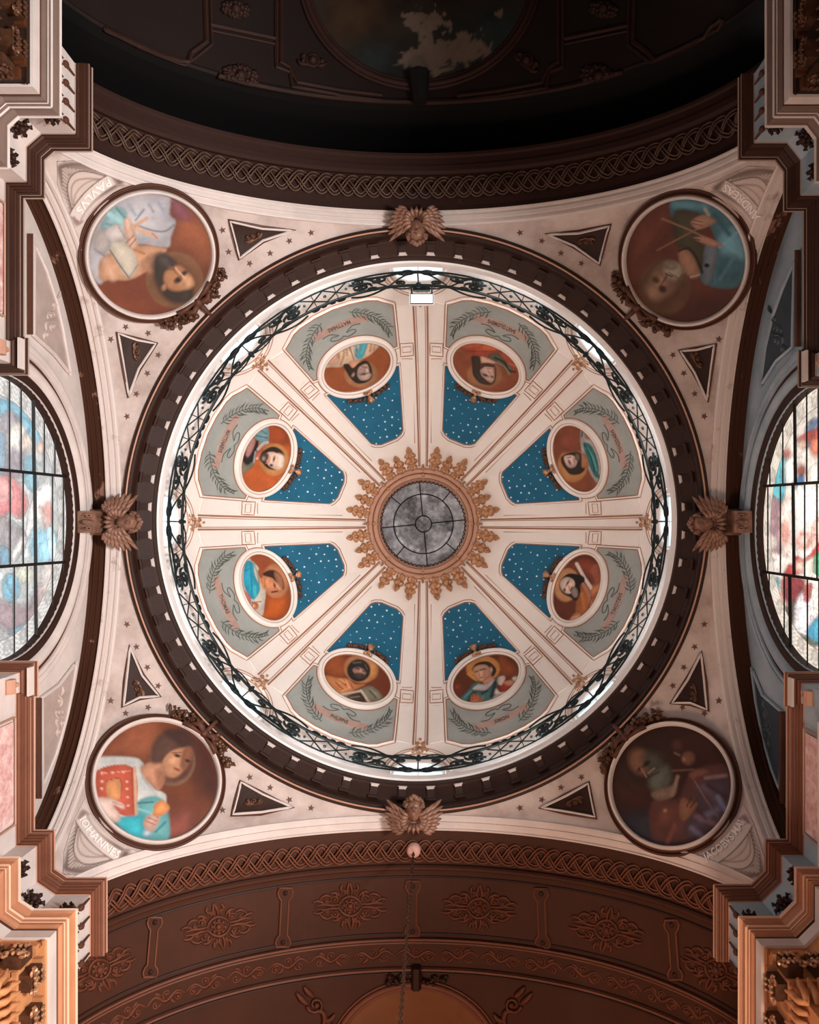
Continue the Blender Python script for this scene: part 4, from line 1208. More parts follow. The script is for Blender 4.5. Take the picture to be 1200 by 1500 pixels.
# ------------------------------------------------------------------ the four big medallions
MED = {
 (-1, -1): (223, 376, 89.5, '#6c3521', TR(120, 270, 5.714, [
   (P_, [(720, 100), (900, 200), (1120, 450), (1120, 760), (1000, 700), (900, 560), (740, 520), (780, 300)], '#80462a', 60),
   (P_, [(600, 1140), (900, 1100), (1140, 760), (1060, 700), (960, 900), (800, 1020)], '#4a2216', 90), (P_, [(740, 100), (860, 180), (900, 300), (780, 260)], '#74404a', 30),
   (E, 775, 800, 240, 235, 0, '#80583a', 10), (E, 790, 815, 200, 190, 0, '#68402a', 50),
   (P_, [(60, 560), (130, 340), (300, 150), (450, 70), (720, 80), (735, 250), (785, 310), (745, 440), (715, 530), (480, 500), (400, 560), (250, 620), (190, 800), (130, 830), (70, 700)], '#aaa5a8'),
   (P_, [(160, 330), (280, 180), (380, 240), (350, 340), (200, 390)], '#7f9ea0'), (L, [(230, 250), (340, 330)], 40, '#8fb4b6'), (L, [(290, 200), (370, 290)], 20, '#4b7376'), (L, [(200, 330), (300, 350)], 16, '#587f80'),
   (L, [(480, 350), (600, 388), (700, 392), (770, 340)], 12, '#5c6068'), (L, [(560, 170), (600, 230)], 18, '#80828a'), (L, [(640, 150), (700, 260)], 26, '#9092a0'), (L, [(450, 300), (520, 210)], 14, '#6a6e76'), (L, [(380, 150), (450, 260)], 20, '#8e98a0'), (L, [(620, 420), (480, 470)], 14, '#8b9aa0'),
   (P_, [(150, 640), (260, 560), (440, 510), (710, 540), (600, 640), (540, 725), (400, 800), (250, 800), (150, 800)], '#bd8d6d'), (L, [(200, 640), (260, 780)], 40, '#c99c82', 30), (L, [(430, 540), (520, 580)], 24, '#a06a4a'),
   (P_, [(110, 400), (200, 380), (250, 500), (190, 590), (110, 560)], '#9e948f', 20), (L, [(190, 400), (240, 480)], 12, '#77706c'), (L, [(100, 540), (190, 600)], 8, '#6c6c78'),
   (P_, [(235, 500), (300, 440), (400, 520), (470, 660), (400, 790), (300, 680)], '#b9ad9c', 8), (L, [(235, 550), (320, 680), (395, 785)], 12, '#6a5c52', 5), (L, [(395, 785), (470, 670)], 8, '#807060', 5), (P_, [(190, 395), (310, 330), (370, 460), (240, 480)], '#b8ada8', 8), (L, [(300, 340), (370, 460)], 7, '#807874', 4),
   (P_, [(350, 300), (400, 280), (430, 360), (470, 500), (400, 540), (360, 420)], '#c29d88'), (L, [(430, 360), (520, 400), (610, 430)], 40, '#c1997f'), (L, [(440, 350), (545, 285)], 30, '#b99077'), (L, [(370, 490), (430, 430)], 10, '#8a6452', 4), (L, [(400, 520), (450, 460)], 10, '#8a6452', 4), (L, [(590, 410), (630, 450)], 18, '#a87d6a', 5),
   (P_, [(500, 640), (640, 570), (700, 640), (600, 740), (520, 720)], '#a9785a', 20), (P_, [(560, 600), (680, 580), (640, 700), (560, 700)], '#8c6450', 30),
   (P_, [(600, 620), (680, 580), (780, 640), (770, 700), (720, 720), (700, 830), (760, 880), (880, 850), (930, 880), (930, 960), (850, 1000), (700, 960), (610, 800)], '#30261f', 24),
   (P_, [(700, 730), (800, 680), (880, 730), (935, 830), (870, 880), (760, 890), (690, 820)], '#a87450', 14), (P_, [(820, 760), (900, 760), (935, 840), (870, 870)], '#b98a68', 20),
   (E, 805, 800, 38, 24, -30, '#2e1d16', 10), (E, 855, 745, 32, 18, -30, '#2e1d16', 10), (L, [(785, 700), (860, 785)], 12, '#c69a7c', 5), (L, [(770, 720), (830, 790)], 10, '#7d4e36', 6), (E, 700, 645, 70, 45, 40, '#463c36', 20), (E, 748, 700, 30, 14, 30, '#6d4634', 8), (E, 690, 860, 24, 34, 30, '#8f6246', 8)])),
 (1, -1): (1001.5, 385, 89, '#5a2f22', TR(900, 280, 5.714, [
   (P_, [(80, 640), (150, 350), (400, 140), (480, 300), (200, 640)], '#663628', 80), (P_, [(120, 900), (400, 1150), (800, 1120), (1000, 880), (700, 900), (400, 1000)], '#42211a', 90),
   (E, 425, 800, 215, 235, 0, '#6a4a32', 16), (E, 420, 800, 170, 185, 0, '#543628', 60),
   (P_, [(480, 80), (600, 60), (800, 110), (950, 200), (1090, 430), (1100, 640), (1040, 790), (900, 815), (740, 765), (720, 640), (760, 460), (860, 460), (800, 300), (700, 180), (490, 220)], '#456f7c'),
   (P_, [(880, 370), (1020, 300), (1090, 500), (1060, 580), (900, 540)], '#6596a6', 20), (E, 960, 650, 110, 110, 0, '#3a6170', 40), (L, [(500, 110), (760, 130)], 50, '#5a8a98', 20), (L, [(830, 560), (820, 760)], 12, '#33454f'), (L, [(880, 470), (1050, 330)], 12, '#7fb0bf', 10), (L, [(1000, 560), (880, 740)], 16, '#567f90', 16), (L, [(840, 200), (960, 360)], 40, '#335a66', 20),
   (P_, [(500, 170), (690, 180), (700, 300), (760, 470), (740, 680), (640, 560), (520, 440)], '#45402f', 16), (P_, [(760, 460), (870, 480), (820, 740), (745, 755)], '#626d78', 8),
   (P_, [(540, 500), (620, 490), (690, 600), (720, 700), (650, 730), (560, 640)], '#96705c', 14), (L, [(540, 500), (620, 480), (690, 560), (735, 680)], 20, '#241a14', 7), (L, [(640, 720), (710, 700)], 12, '#b09a88', 5),
   (L, [(400, 230), (640, 330), (900, 455)], 14, '#8f6e58', 5), (L, [(360, 495), (640, 345), (860, 240)], 12, '#84614c', 5),
   (P_, [(640, 270), (680, 220), (760, 200), (850, 250), (800, 290), (700, 320)], '#a07a68', 8), (L, [(650, 240), (740, 260)], 7, '#5a3a30', 4), (L, [(650, 270), (740, 290)], 7, '#5a3a30', 4), (L, [(760, 150), (790, 200)], 26, '#a09a88', 8),
   (P_, [(660, 390), (760, 380), (910, 450), (820, 465), (720, 430)], '#a4796a', 8), (L, [(660, 400), (720, 410)], 8, '#4a3028', 4),
   (E, 420, 745, 175, 125, 125, '#7a5e4a', 18), (E, 495, 670, 85, 75, 30, '#9a8c7c', 16), (E, 470, 620, 60, 40, 20, '#7e7264', 14), (E, 330, 850, 80, 60, 45, '#8a6a54', 24), (E, 385, 770, 60, 46, 120, '#9a765e', 16), (L, [(520, 780), (570, 700)], 20, '#5c4638', 10),
   (E, 405, 820, 34, 28, 30, '#3a1c14', 12), (E, 350, 745, 34, 24, 30, '#44241a', 14), (L, [(380, 800), (440, 710)], 12, '#4a2c20', 8), (L, [(430, 690), (485, 715)], 12, '#3a2018', 6), (L, [(460, 680), (550, 740)], 8, '#5a4436', 6), (E, 775, 622, 22, 18, 0, '#12100f', 5)])),
 (-1, 1): (232.5, 1141, 88.5, '#643019', TR(130, 1040, 5.714, [
   (P_, [(120, 380), (350, 90), (600, 100), (560, 400), (300, 400)], '#83482e', 60), (P_, [(800, 100), (1080, 400), (1080, 760), (900, 600), (860, 300)], '#3c180e', 90), (P_, [(640, 900), (860, 840), (840, 1060), (640, 1080)], '#7d4032', 50),
   (E, 700, 430, 190, 205, 0, '#80604a', 10), (E, 705, 415, 172, 190, 0, '#5d3524', 14), (E, 640, 500, 140, 120, 0, '#66402c', 50),
   (P_, [(60, 410), (350, 395), (450, 440), (480, 560), (560, 660), (620, 690), (650, 740), (600, 900), (350, 890), (250, 920), (110, 880), (60, 600)], '#c9c8c3'), (L, [(450, 450), (450, 560), (540, 680)], 14, '#8f9594', 8), (L, [(400, 600), (560, 700)], 24, '#a9b0ae', 16), (L, [(130, 430), (380, 440)], 26, '#a8aaa8', 20),
   (P_, [(60, 510), (375, 482), (395, 860), (280, 880), (60, 760)], '#b8523c', 5), (L, [(385, 482), (398, 860)], 26, '#bd9478', 4), (L, [(360, 500), (372, 850)], 6, '#8a3224', 3), (L, [(100, 530), (350, 510)], 6, '#d49078', 3),
   (P_, [(155, 600), (262, 580), (268, 735), (160, 745)], '#c88656', 4), (L, [(150, 595), (265, 575), (270, 740)], 6, '#7c3324', 3)] + [(E, x, y, 14, 10, 0, '#d9a085', 6) for x, y in ((110, 530), (200, 525), (290, 520), (320, 600), (320, 660), (325, 730), (330, 800), (110, 600), (110, 660))] + [
   (P_, [(220, 915), (400, 885), (415, 760), (560, 720), (650, 800), (670, 1080), (480, 1090), (340, 1040)], '#5f9ea0', 14), (P_, [(220, 915), (400, 885), (470, 900), (450, 1070), (320, 1020)], '#2fa0ab', 16), (L, [(410, 780), (540, 770)], 12, '#3c5c60', 6), (L, [(560, 1020), (640, 940)], 16, '#2f7078'), (L, [(420, 830), (520, 860)], 20, '#78aeb0'),
   (P_, [(440, 470), (600, 430), (640, 560), (590, 670), (530, 640), (460, 560)], '#ad7a5f', 14), (P_, [(560, 500), (640, 540), (590, 640)], '#8f5c42', 24),
   (P_, [(525, 430), (540, 280), (640, 180), (780, 170), (870, 260), (850, 330), (740, 320), (680, 380), (600, 440)], '#52352a', 20), (P_, [(640, 180), (780, 170), (870, 260), (840, 320), (740, 280)], '#3a2018', 26),
   (P_, [(620, 430), (700, 340), (840, 320), (855, 400), (800, 500), (720, 565), (640, 540)], '#b57f5e', 12), (P_, [(790, 330), (860, 310), (862, 420), (800, 500), (770, 470)], '#7c4c34', 16), (E, 700, 430, 50, 40, 0, '#c68f6c', 26),
   (E, 742, 382, 28, 14, 15, '#2e1a14', 7), (E, 828, 425, 22, 13, 15, '#2e1a14', 7), (L, [(700, 360), (770, 355)], 8, '#5a3424', 5), (L, [(778, 395), (765, 465)], 10, '#8a5640', 6), (E, 738, 497, 30, 11, 25, '#8a3f30', 6),
   (P_, [(455, 930), (540, 860), (600, 880), (570, 980), (500, 1030)], '#bd9484', 8), (L, [(480, 930), (550, 960)], 8, '#7c5848', 4), (L, [(500, 900), (570, 930)], 8, '#7c5848', 4), (L, [(540, 870), (580, 900)], 8, '#7c5848', 4), (E, 490, 1030, 34, 26, 0, '#a9b6c4', 12),
   (P_, [(540, 830), (560, 780), (620, 755), (680, 820), (620, 880), (550, 880)], '#c8824e', 8),
   (P_, [(60, 740), (180, 740), (290, 790), (290, 830), (210, 800), (270, 900), (200, 940), (60, 820)], '#cdb0a4', 10), (L, [(200, 770), (280, 800)], 8, '#a07464', 4)])),
 (1, 1): (981, 1148, 88, '#341a12', TR(880, 1045, 5.714, [
   (P_, [(500, 100), (900, 180), (1060, 460), (800, 420), (600, 200)], '#3a1c14', 60), (P_, [(100, 560), (400, 640), (420, 800), (160, 760)], '#3c1c10', 60), (P_, [(200, 860), (440, 840), (440, 1080), (300, 1020)], '#2d2b33', 40),
   (E, 385, 440, 215, 215, 0, '#46281a', 14), (E, 380, 430, 190, 190, 0, '#331a12', 40),
   (P_, [(430, 740), (640, 715), (700, 600), (760, 500), (900, 430), (1060, 450), (1090, 700), (960, 940), (800, 1060), (600, 1090), (430, 1050)], '#5e3934', 14),
   (P_, [(810, 600), (1060, 540), (1080, 760), (940, 960), (760, 1050), (700, 940), (800, 800)], '#55434e', 20),
   (L, [(860, 620), (1000, 740)], 40, '#6a5560', 20), (L, [(900, 600), (1050, 700)], 24, '#3c2c34', 14), (L, [(840, 880), (980, 800)], 40, '#757290', 24), (L, [(800, 860), (960, 930)], 30, '#80606a', 20), (L, [(760, 960), (860, 1040)], 30, '#7a748c', 20), (L, [(880, 540), (1050, 520)], 26, '#8f7474', 12), (L, [(980, 700), (1040, 800)], 26, '#8a90b4', 20), (L, [(760, 740), (880, 880)], 24, '#4a2a28', 14),
   (L, [(790, 570), (880, 720), (985, 870)], 12, '#84605a', 5), (E, 540, 860, 110, 110, 0, '#6c3f32', 50), (E, 540, 815, 18, 18, 0, '#a0785e', 8), (L, [(620, 940), (560, 1080)], 26, '#7c4a40', 16),
   (E, 335, 405, 95, 115, -30, '#7a5440', 26), (E, 440, 400, 95, 85, 20, '#474239', 36), (P_, [(400, 560), (450, 480), (560, 430), (590, 560), (500, 690), (420, 630)], '#5c5c50', 24),
   (E, 385, 420, 34, 18, -40, '#22110c', 10), (E, 330, 465, 26, 15, -40, '#22110c', 10), (L, [(340, 460), (385, 535)], 12, '#94705a', 6), (L, [(390, 540), (490, 490)], 10, '#2a1812', 6), (L, [(400, 500), (450, 460)], 10, '#8a8474', 8),
   (P_, [(425, 660), (600, 600), (640, 560), (620, 690), (480, 730)], '#7a6454', 12), (L, [(645, 530), (600, 680)], 26, '#8a7260', 12),
   (E, 735, 375, 56, 60, 0, '#6e4838', 12), (E, 700, 385, 20, 24, 0, '#8a6450', 12), (E, 645, 265, 55, 52, 0, '#4e2c22', 12), (L, [(620, 330), (660, 350)], 12, '#7c6050', 8), (L, [(600, 480), (780, 470)], 14, '#6c4a3e', 8),
   (P_, [(660, 860), (660, 760), (690, 700), (740, 730), (810, 750), (780, 820), (700, 900)], '#875c48', 8), (L, [(720, 780), (760, 700)], 9, '#3c2018', 4), (L, [(750, 790), (800, 730)], 9, '#3c2018', 4), (P_, [(740, 500), (860, 460), (920, 500), (800, 540), (770, 590)], '#74493c', 10), (L, [(750, 540), (770, 580)], 9, '#3c2018', 4)])),
}
med_label = {(-1, -1): 'round painting of a bearded saint with open book, under the word PAVLVS',
             (1, -1): 'round painting of an old saint with crossed staves and blue cloak, beside ANDREAS',
             (-1, 1): 'round painting of a young saint holding a red book, beside IOHANNES',
             (1, 1): 'dark round painting of a grey-bearded pilgrim saint, beside JACOBVS MAI'}
MFR = {}
for key, (cx, cy, r, base, ops) in MED.items():
    fp = Rf(PEND[key])
    d = np.array([cx - 612.0, cy - 763.0]); d /= np.linalg.norm(d)
    Pi, Po, Pc = fp([(cx - d[0] * r, cy - d[1] * r), (cx + d[0] * r, cy + d[1] * r), (cx, cy)], 0.0)
    e2 = Po - Pi; e2 /= np.linalg.norm(e2)
    e1 = np.cross(e2, [0, 0, 1.0]); e1 /= np.linalg.norm(e1)
    n = np.cross(e1, e2)
    if n[2] > 0: n = -n
    C = (Pi + Po) / 2 + n * 0.05
    # keep the centre on its sight line
    ray = np.array([(cx - ZX) / F, (cy - ZY) / F, 1.0])
    t = ((C - np.array([CX, CY, 0])) @ n) / (ray @ n)
    C = np.array([CX, CY, 0]) + ray * t
    u1 = np.linalg.norm(pxof([C + e1 * 0.5])[0] - pxof([C - e1 * 0.5])[0])
    u2 = np.linalg.norm(pxof([C + e2 * 0.5])[0] - pxof([C - e2 * 0.5])[0])
    r1, r2 = r / u1, r / u2
    MFR[key] = (C, e1, e2, n, r1, r2)
    t = thing('round_medallion', tuple(C), med_label[key], 'painting', 'round saint medallions in the corner spandrels')
    na, nr = 200, 84
    RR = np.linspace(0, 1, nr); AA = np.linspace(0, 2 * pi, na, endpoint=False)
    V = np.array([C + e1 * r1 * q * cos(a) + e2 * r2 * q * sin(a) for q in RR for a in AA])
    Cc = paint(pxof(V), base, ops, seed=key[0] * 3 + key[1] + 9, var=0.22, vs=16)
    mk('painted_panel', V, grid(nr, na, cv=True), 'paintd', t, True, cols=Cc)

    def ringp_(prof, n_=n, C=C, e1=e1, e2=e2, r1=r1, r2=r2):
        V = np.array([C + (e1 * r1 * cos(a) + e2 * r2 * sin(a)) * q + n_ * h for a in AA for q, h in prof])
        return V, grid(na, len(prof), cu=True)
    mk('inner_frame', *ringp_([(0.99, 0.0), (1.0, 0.05), (1.02, 0.075), (1.045, 0.075), (1.06, 0.05), (1.065, 0.02)]), 'cream', t)
    mk('outer_frame', *ringp_([(1.065, 0.02), (1.07, 0.03), (1.085, 0.02), (1.09, -0.02), (1.10, -0.02), (1.115, -0.005), (1.13, -0.02), (1.135, -0.06), (1.14, -0.42)]), 'brown', t)
    mk('outer_bead', *ringp_([(1.118, -0.01), (1.125, 0.01), (1.14, 0.01), (1.148, -0.01), (1.15, -0.04)]), 'brown', t)
    # garland of fruit and leaves clasping the frame towards the dome
    rr = random.Random(5 + key[0] + 3 * key[1])
    for s in (-1, 1):
        b_ = MB()
        for q in range(46):
            a = -pi / 2 + s * rr.uniform(0.12, 0.62)
            w = 1.18 + rr.uniform(-0.05, 0.09)
            p = C + (e1 * r1 * cos(a) + e2 * r2 * sin(a)) * w + n * rr.uniform(-0.05, 0.10)
            if q % 3 == 0:
                dd = e1 * rr.uniform(-.13, .13) + e2 * rr.uniform(-.13, .13)
                b_.tube([p, p + dd * 0.5 + n * 0.03, p + dd], [0.012, 0.035, 0.004], 4)
            else:
                b_.ball(p, rr.uniform(0.03, 0.055), 6, 4)
        o = b_.mk('garland', 'darkgold', t); o['kind'] = 'stuff'
    b_ = MB()
    p = C - e2 * r2 * 1.10 + n * 0.06
    b_.ball(p, 0.08); b_.tube([p - e2 * 0.05, p - e2 * 0.30 + n * 0.02], [0.05, 0.03], 8)
    for s in (-1, 1):
        b_.tube([p, p + s * e1 * 0.16 - e2 * 0.05 + n * .04, p + s * e1 * 0.30 + e2 * 0.05], [0.05, 0.06, 0.02], 6)
        b_.tube([C + (e1 * r1 * cos(-pi / 2 + s * w_) + e2 * r2 * sin(-pi / 2 + s * w_)) * 1.05 + n * 0.08 for w_ in (0.02, 0.2, 0.38)], [0.02, 0.04, 0.05], 6)
    b_.mk('clasp', 'brown', t, smooth=True)

# painted drapery, banner and name outside each medallion; stars; sunk triangles
DRAP = [(P_, [(86, 240), (130, 238), (178, 262), (170, 275), (130, 300), (112, 330), (98, 300), (86, 262)], '#75625a', 3.0),
        (P_, [(93, 247), (120, 243), (160, 258), (150, 280), (112, 318), (100, 290), (92, 262)], '#8f7a70', 2.5)]
for i in range(22):
    q = i / 21
    x, y = (91 + 2 * abs(q - .5), 300 - 56 * min(1, q * 2)) if q < .5 else (92 + 62 * (q - .5) * 2, 245 + 9 * (q - .5) * 2)
    DRAP.append((L, [(x, y), (x + 8, y + 7)], 1.3, '#d6c6bd', 0.8))
DRAP += [(P_, [(99, 262), (110, 250), (130, 250), (160, 258), (150, 270), (122, 292), (108, 316), (101, 296), (98, 275)], '#cbb7ad', 1.2),
         (L, [(108, 318), (98, 278), (104, 257), (122, 250), (162, 259)], 2.0, '#5c4b44', 0.8), (L, [(106, 300), (104, 275), (116, 262), (150, 262)], 1.8, '#85726a', 1.2),
         (L, [(108, 308), (110, 284), (128, 266), (154, 262)], 1.5, '#8f7c73', 1.2), (L, [(110, 306), (126, 284), (158, 261)], 6, '#75635b', 2.5)]
ban = [(223 + 119 * cos(radians(a)), 376 + 119 * sin(radians(a))) for a in np.linspace(-116, -154, 12)] + [(223 + 137 * cos(radians(a)), 376 + 137 * sin(radians(a))) for a in np.linspace(-153, -117, 12)]
DRAP += [('P', ban, '#d3c2b9', 1.0, False), (L, [(108, 318), (113, 328), (120, 324)], 3, '#9a7c76', 1.2), (L, [(164, 258), (172, 270), (182, 272)], 3.5, '#9a857e', 1.5),
         (L, ban[12:], 1.6, '#574640', 0.8), ('L', ban[:12], 1.0, '#a8968d', 0.7)]
for key, (cx, cy, r, base, ops) in MED.items():
    fp = Rf(PEND[key], PEXT[key])
    cx0, cy0 = {(-1, -1): (223, 376), (1, -1): (1002, 385), (-1, 1): (232, 1141), (1, 1): (981, 1148)}[key]
    loc = lambda P: np.stack([223 + key[0] * -1 * (P[:, 0] - cx0), 376 + key[1] * -1 * (P[:, 1] - cy0)], 1)
    poly0 = np.array([(84, 236), (132, 236), (186, 262), (196, 258), (160, 268), (124, 300), (112, 346), (103, 318), (84, 262)], float)
    arcs = [(223 + 112 * cos(radians(a)), 376 + 112 * sin(radians(a))) for a in np.linspace(-104, -165, 20)]
    poly0 = np.array([(83, 236), (128, 234), (175, 256), (192, 262)] + arcs + [(100, 318), (84, 268)])
    poly = np.stack([cx0 - key[0] * (poly0[:, 0] - 223), cy0 - key[1] * (poly0[:, 1] - 376)], 1)
    V, Fc, UV = plate(poly, fp, 0.012, -0.02, 1.6)
    ok = hits(PEND[key], UV)
    Fc = [f for f in Fc if all(ok[i] for i in f)]
    C3 = paint(loc(UV), '#cbb9b1', DRAP, var=0.05, vs=10, model=0)
    o = mk('painted_drapery', V, Fc, 'paint', pend_obj[key], True, cols=C3)
    nm, a0, a1, rb, sz = {(-1, -1): ('PAVLVS', -119, -149, 133, 12), (1, -1): ('ANDREAS', -31, -62, 133, 12.5),
                          (-1, 1): ('IOHANNES', 153, 117, 132, 11.5), (1, 1): ('JACOBVS·MAI', 65, 27, 126, 12)}[key]

    def tf(xy, cx0=cx0, cy0=cy0, a0=a0, a1=a1, rb=rb, fp=fp):
        mx = max(abs(xy[:, 0]).max(), 1e-6)
        a = radians((a0 + a1) / 2) - (xy[:, 0] / mx) * abs(radians(a1 - a0)) / 2
        rad = rb - xy[:, 1]
        UV = np.stack([cx0 + rad * np.cos(a), cy0 + rad * np.sin(a)], 1)
        return fp(UV, 0.030), fp(UV, 0.010)
    V, Fc = text_mesh(nm, tf, sz * 1.35)
    mk('name_lettering', V, Fc, 'white', pend_obj[key])
    # stars, mirrored from the upper left corner
    base_st = [(307, 304), (344, 311), (380, 317), (417, 322), (453, 325), (490, 329), (326, 337), (335, 369), (366, 386), (424, 353), (456, 341), (396, 371), (526, 330),
               (184, 479), (217, 488), (162, 497), (163, 530), (166, 560), (172, 600), (200, 577), (216, 547), (178, 640), (186, 610), (232, 520)]
    f0 = Rf(PEND[(-1, -1)])
    P = f0(base_st, 0.0)
    for p in P:
        q = np.array([p[0] * -key[0], p[1] * -key[1], p[2]])
        px = pxof([q])[0]
        if np.hypot(*(px - [cx, cy])) < r * 1.17: continue
        if not hits(PEND[key], px + np.array([(6, 0), (-6, 0), (0, 6), (0, -6)])).all(): continue
        R = 5.2
        a0_ = random.random() * 6
        st_ = [(px[0] + R * (1 if k % 2 == 0 else 0.42) * cos(a0_ + k * pi / 5), px[1] + R * (1 if k % 2 == 0 else 0.42) * sin(a0_ + k * pi / 5)) for k in range(10)]
        V = np.concatenate([fp(st_ + [tuple(px)], 0.012), fp(st_, -0.01)])
        Fc = [(k, (k + 1) % 10, 10) for k in range(10)] + [(k, (k + 1) % 10, 11 + (k + 1) % 10, 11 + k) for k in range(10)]
        mk('star', V, Fc, 'dstar', pend_obj[key])

TRI = {(-1, -1): [[(337, 323), (384, 334), (430, 337), (385, 352), (351, 378)], [(172, 488), (201, 498), (228, 503), (203, 540), (188, 580)]],
       (1, -1): [[(893, 330), (848, 341), (802, 343), (842, 360), (878, 386)], [(1048, 505), (1022, 512), (997, 514), (1018, 545), (1037, 586)]],
       (-1, 1): [[(353, 1146), (341, 1194), (382, 1191), (428, 1183), (385, 1164)], [(190, 948), (184, 1000), (180, 1034), (204, 1022), (233, 1020), (208, 990)]],
       (1, 1): [[(862, 1148), (872, 1198), (830, 1190), (793, 1184), (830, 1166)], [(1028, 957), (1033, 1000), (1037, 1040), (1012, 1030), (985, 1030), (1008, 996)]]}


def foliage(fn, cx, cy, sc, off, th, design, mir=1, rot=0.0):
    """a scroll ornament as tapered tubes; returns a list of meshes"""
    mb = MB()
    ca, sa = cos(rot), sin(rot)

    def W(pts):
        p = np.asarray(pts, float) * sc
        p[:, 0] *= mir
        return np.stack([cx + p[:, 0] * ca - p[:, 1] * sa, cy + p[:, 0] * sa + p[:, 1] * ca], 1)
    for it in design:
        if it[0] == 'S':       # spiral cx cy r a0 turns
            _, x, y, r, a0, tn = it
            p = [(x + r * (1 - 0.85 * q) * cos(a0 + tn * 2 * pi * q), y + r * (1 - 0.85 * q) * sin(a0 + tn * 2 * pi * q)) for q in np.linspace(0, 1, 16)]
            mb.tube(fn(W(p), off), np.linspace(th, th * 0.5, 16), 4, flat=0.8)
            mb.ball(fn(W([p[-1]]), off)[0], th * 1.6, 6, 4)
        elif it[0] == 'T':     # leaf stroke through points
            p = smooth_poly(it[1], 3, False)
            n = len(p)
            mb.tube(fn(W(p), off), th * (0.35 + 1.3 * np.sin(np.linspace(0.25, pi - 0.05, n))), 4, flat=0.6)
        elif it[0] == 'B':
            mb.ball(fn(W([it[1]]), off)[0], th * it[2], 8, 5)
        elif it[0] == 'R':
            _, x, y, rx, ry = it
            p = [(x + rx * cos(a), y + ry * sin(a)) for a in np.linspace(0, 2 * pi, 20, endpoint=False)]
            mb.tube(fn(W(p), off), th * 0.9, 4, True, flat=0.8)
    return mb


SCR = [('S', 0, 0, 1.0, 0.5, 1.3), ('T', [(-2.4, 0.8), (-1.6, 1.2), (-0.6, 0.9), (0.4, 1.0)]), ('T', [(0.9, 0.5), (1.6, 0.2), (2.4, -0.6)]), ('S', 1.5, -0.5, 0.5, 2, 1.1), ('T', [(-1.4, 1.1), (-1.5, 0.4), (-1.9, -0.2)]), ('S', -1.7, -0.1, 0.45, 0, 1)]
for key, tris in TRI.items():
    fp = Rf(PEND[key])
    for tr in tris:
        b = np.array(tr, float)
        V, Fc, _ = plate(b, fp, 0.012, -0.02, 4)
        o = mk('triangle_panel', V, Fc, 'darkbrown', pend_obj[key])
        q = resample(b, 6)
        MB().tube(fp(q, 0.035), 0.020, 5, True).mk('panel_frame', 'cream', o)
        MB().tube(fp(offpoly(resample(b, 200), 2.6), 0.01), 0.022, 5, True).mk('panel_shadow_line', 'brown', o)
        c = b.mean(0)

        long = b[np.argmax(np.linalg.norm(b - c, axis=1))] - c
        foliage(fp, c[0] - long[0] * 0.12, c[1] - long[1] * 0.12, 5.5, 0.035, 0.020, SCR, 1, atan2(long[1], long[0])).mk('scroll_relief', 'darkgold', o)

# ------------------------------------------------------------------ plaited (guilloche) bands on both arch soffits
for sg, par, Dc, Am, drr, m in ((1, nave_soffit, 5.675, 0.155, 0.03, 'vaultline'), (-1, choir_soffit, 5.72, 0.15, 0.04, 'choirplait')):
    fn = arch_f('y', sg)
    T = np.linspace(0.25, pi - 0.25, 560)
    du = np.hypot(EA * np.sin(T), EB * np.cos(T))
    s = np.concatenate([[0], np.cumsum((du[1:] + du[:-1]) / 2 * np.diff(T))])
    s -= s[len(s) // 2]
    per = 0.66
    for ph in (0, 2 * pi / 3, 4 * pi / 3):
        q = 2 * pi * s / per + ph
        dq = np.cos(q)
        for o_ in (-0.026, 0.026):
            UV = np.stack([T - o_ * dq * 0.16 / (1 + dq * dq) ** 0.5 / EB * 4, Dc + Am * np.sin(q) + o_ / (1 + dq * dq) ** 0.5], 1)
            V, Fc = tube_mesh(fn(UV, -drr + 0.03 * np.cos(2 * q + 0.6) + 0.015), 0.016, 5)
            mk('plait_strand', V, Fc, m, par, True)

# ------------------------------------------------------------------ side windows
GLP = {-1: [(P_, [(-10, 560), (60, 590), (110, 690), (112, 780), (90, 900), (40, 960), (-10, 975)], '#b9c3c6', 2)], 1: []}


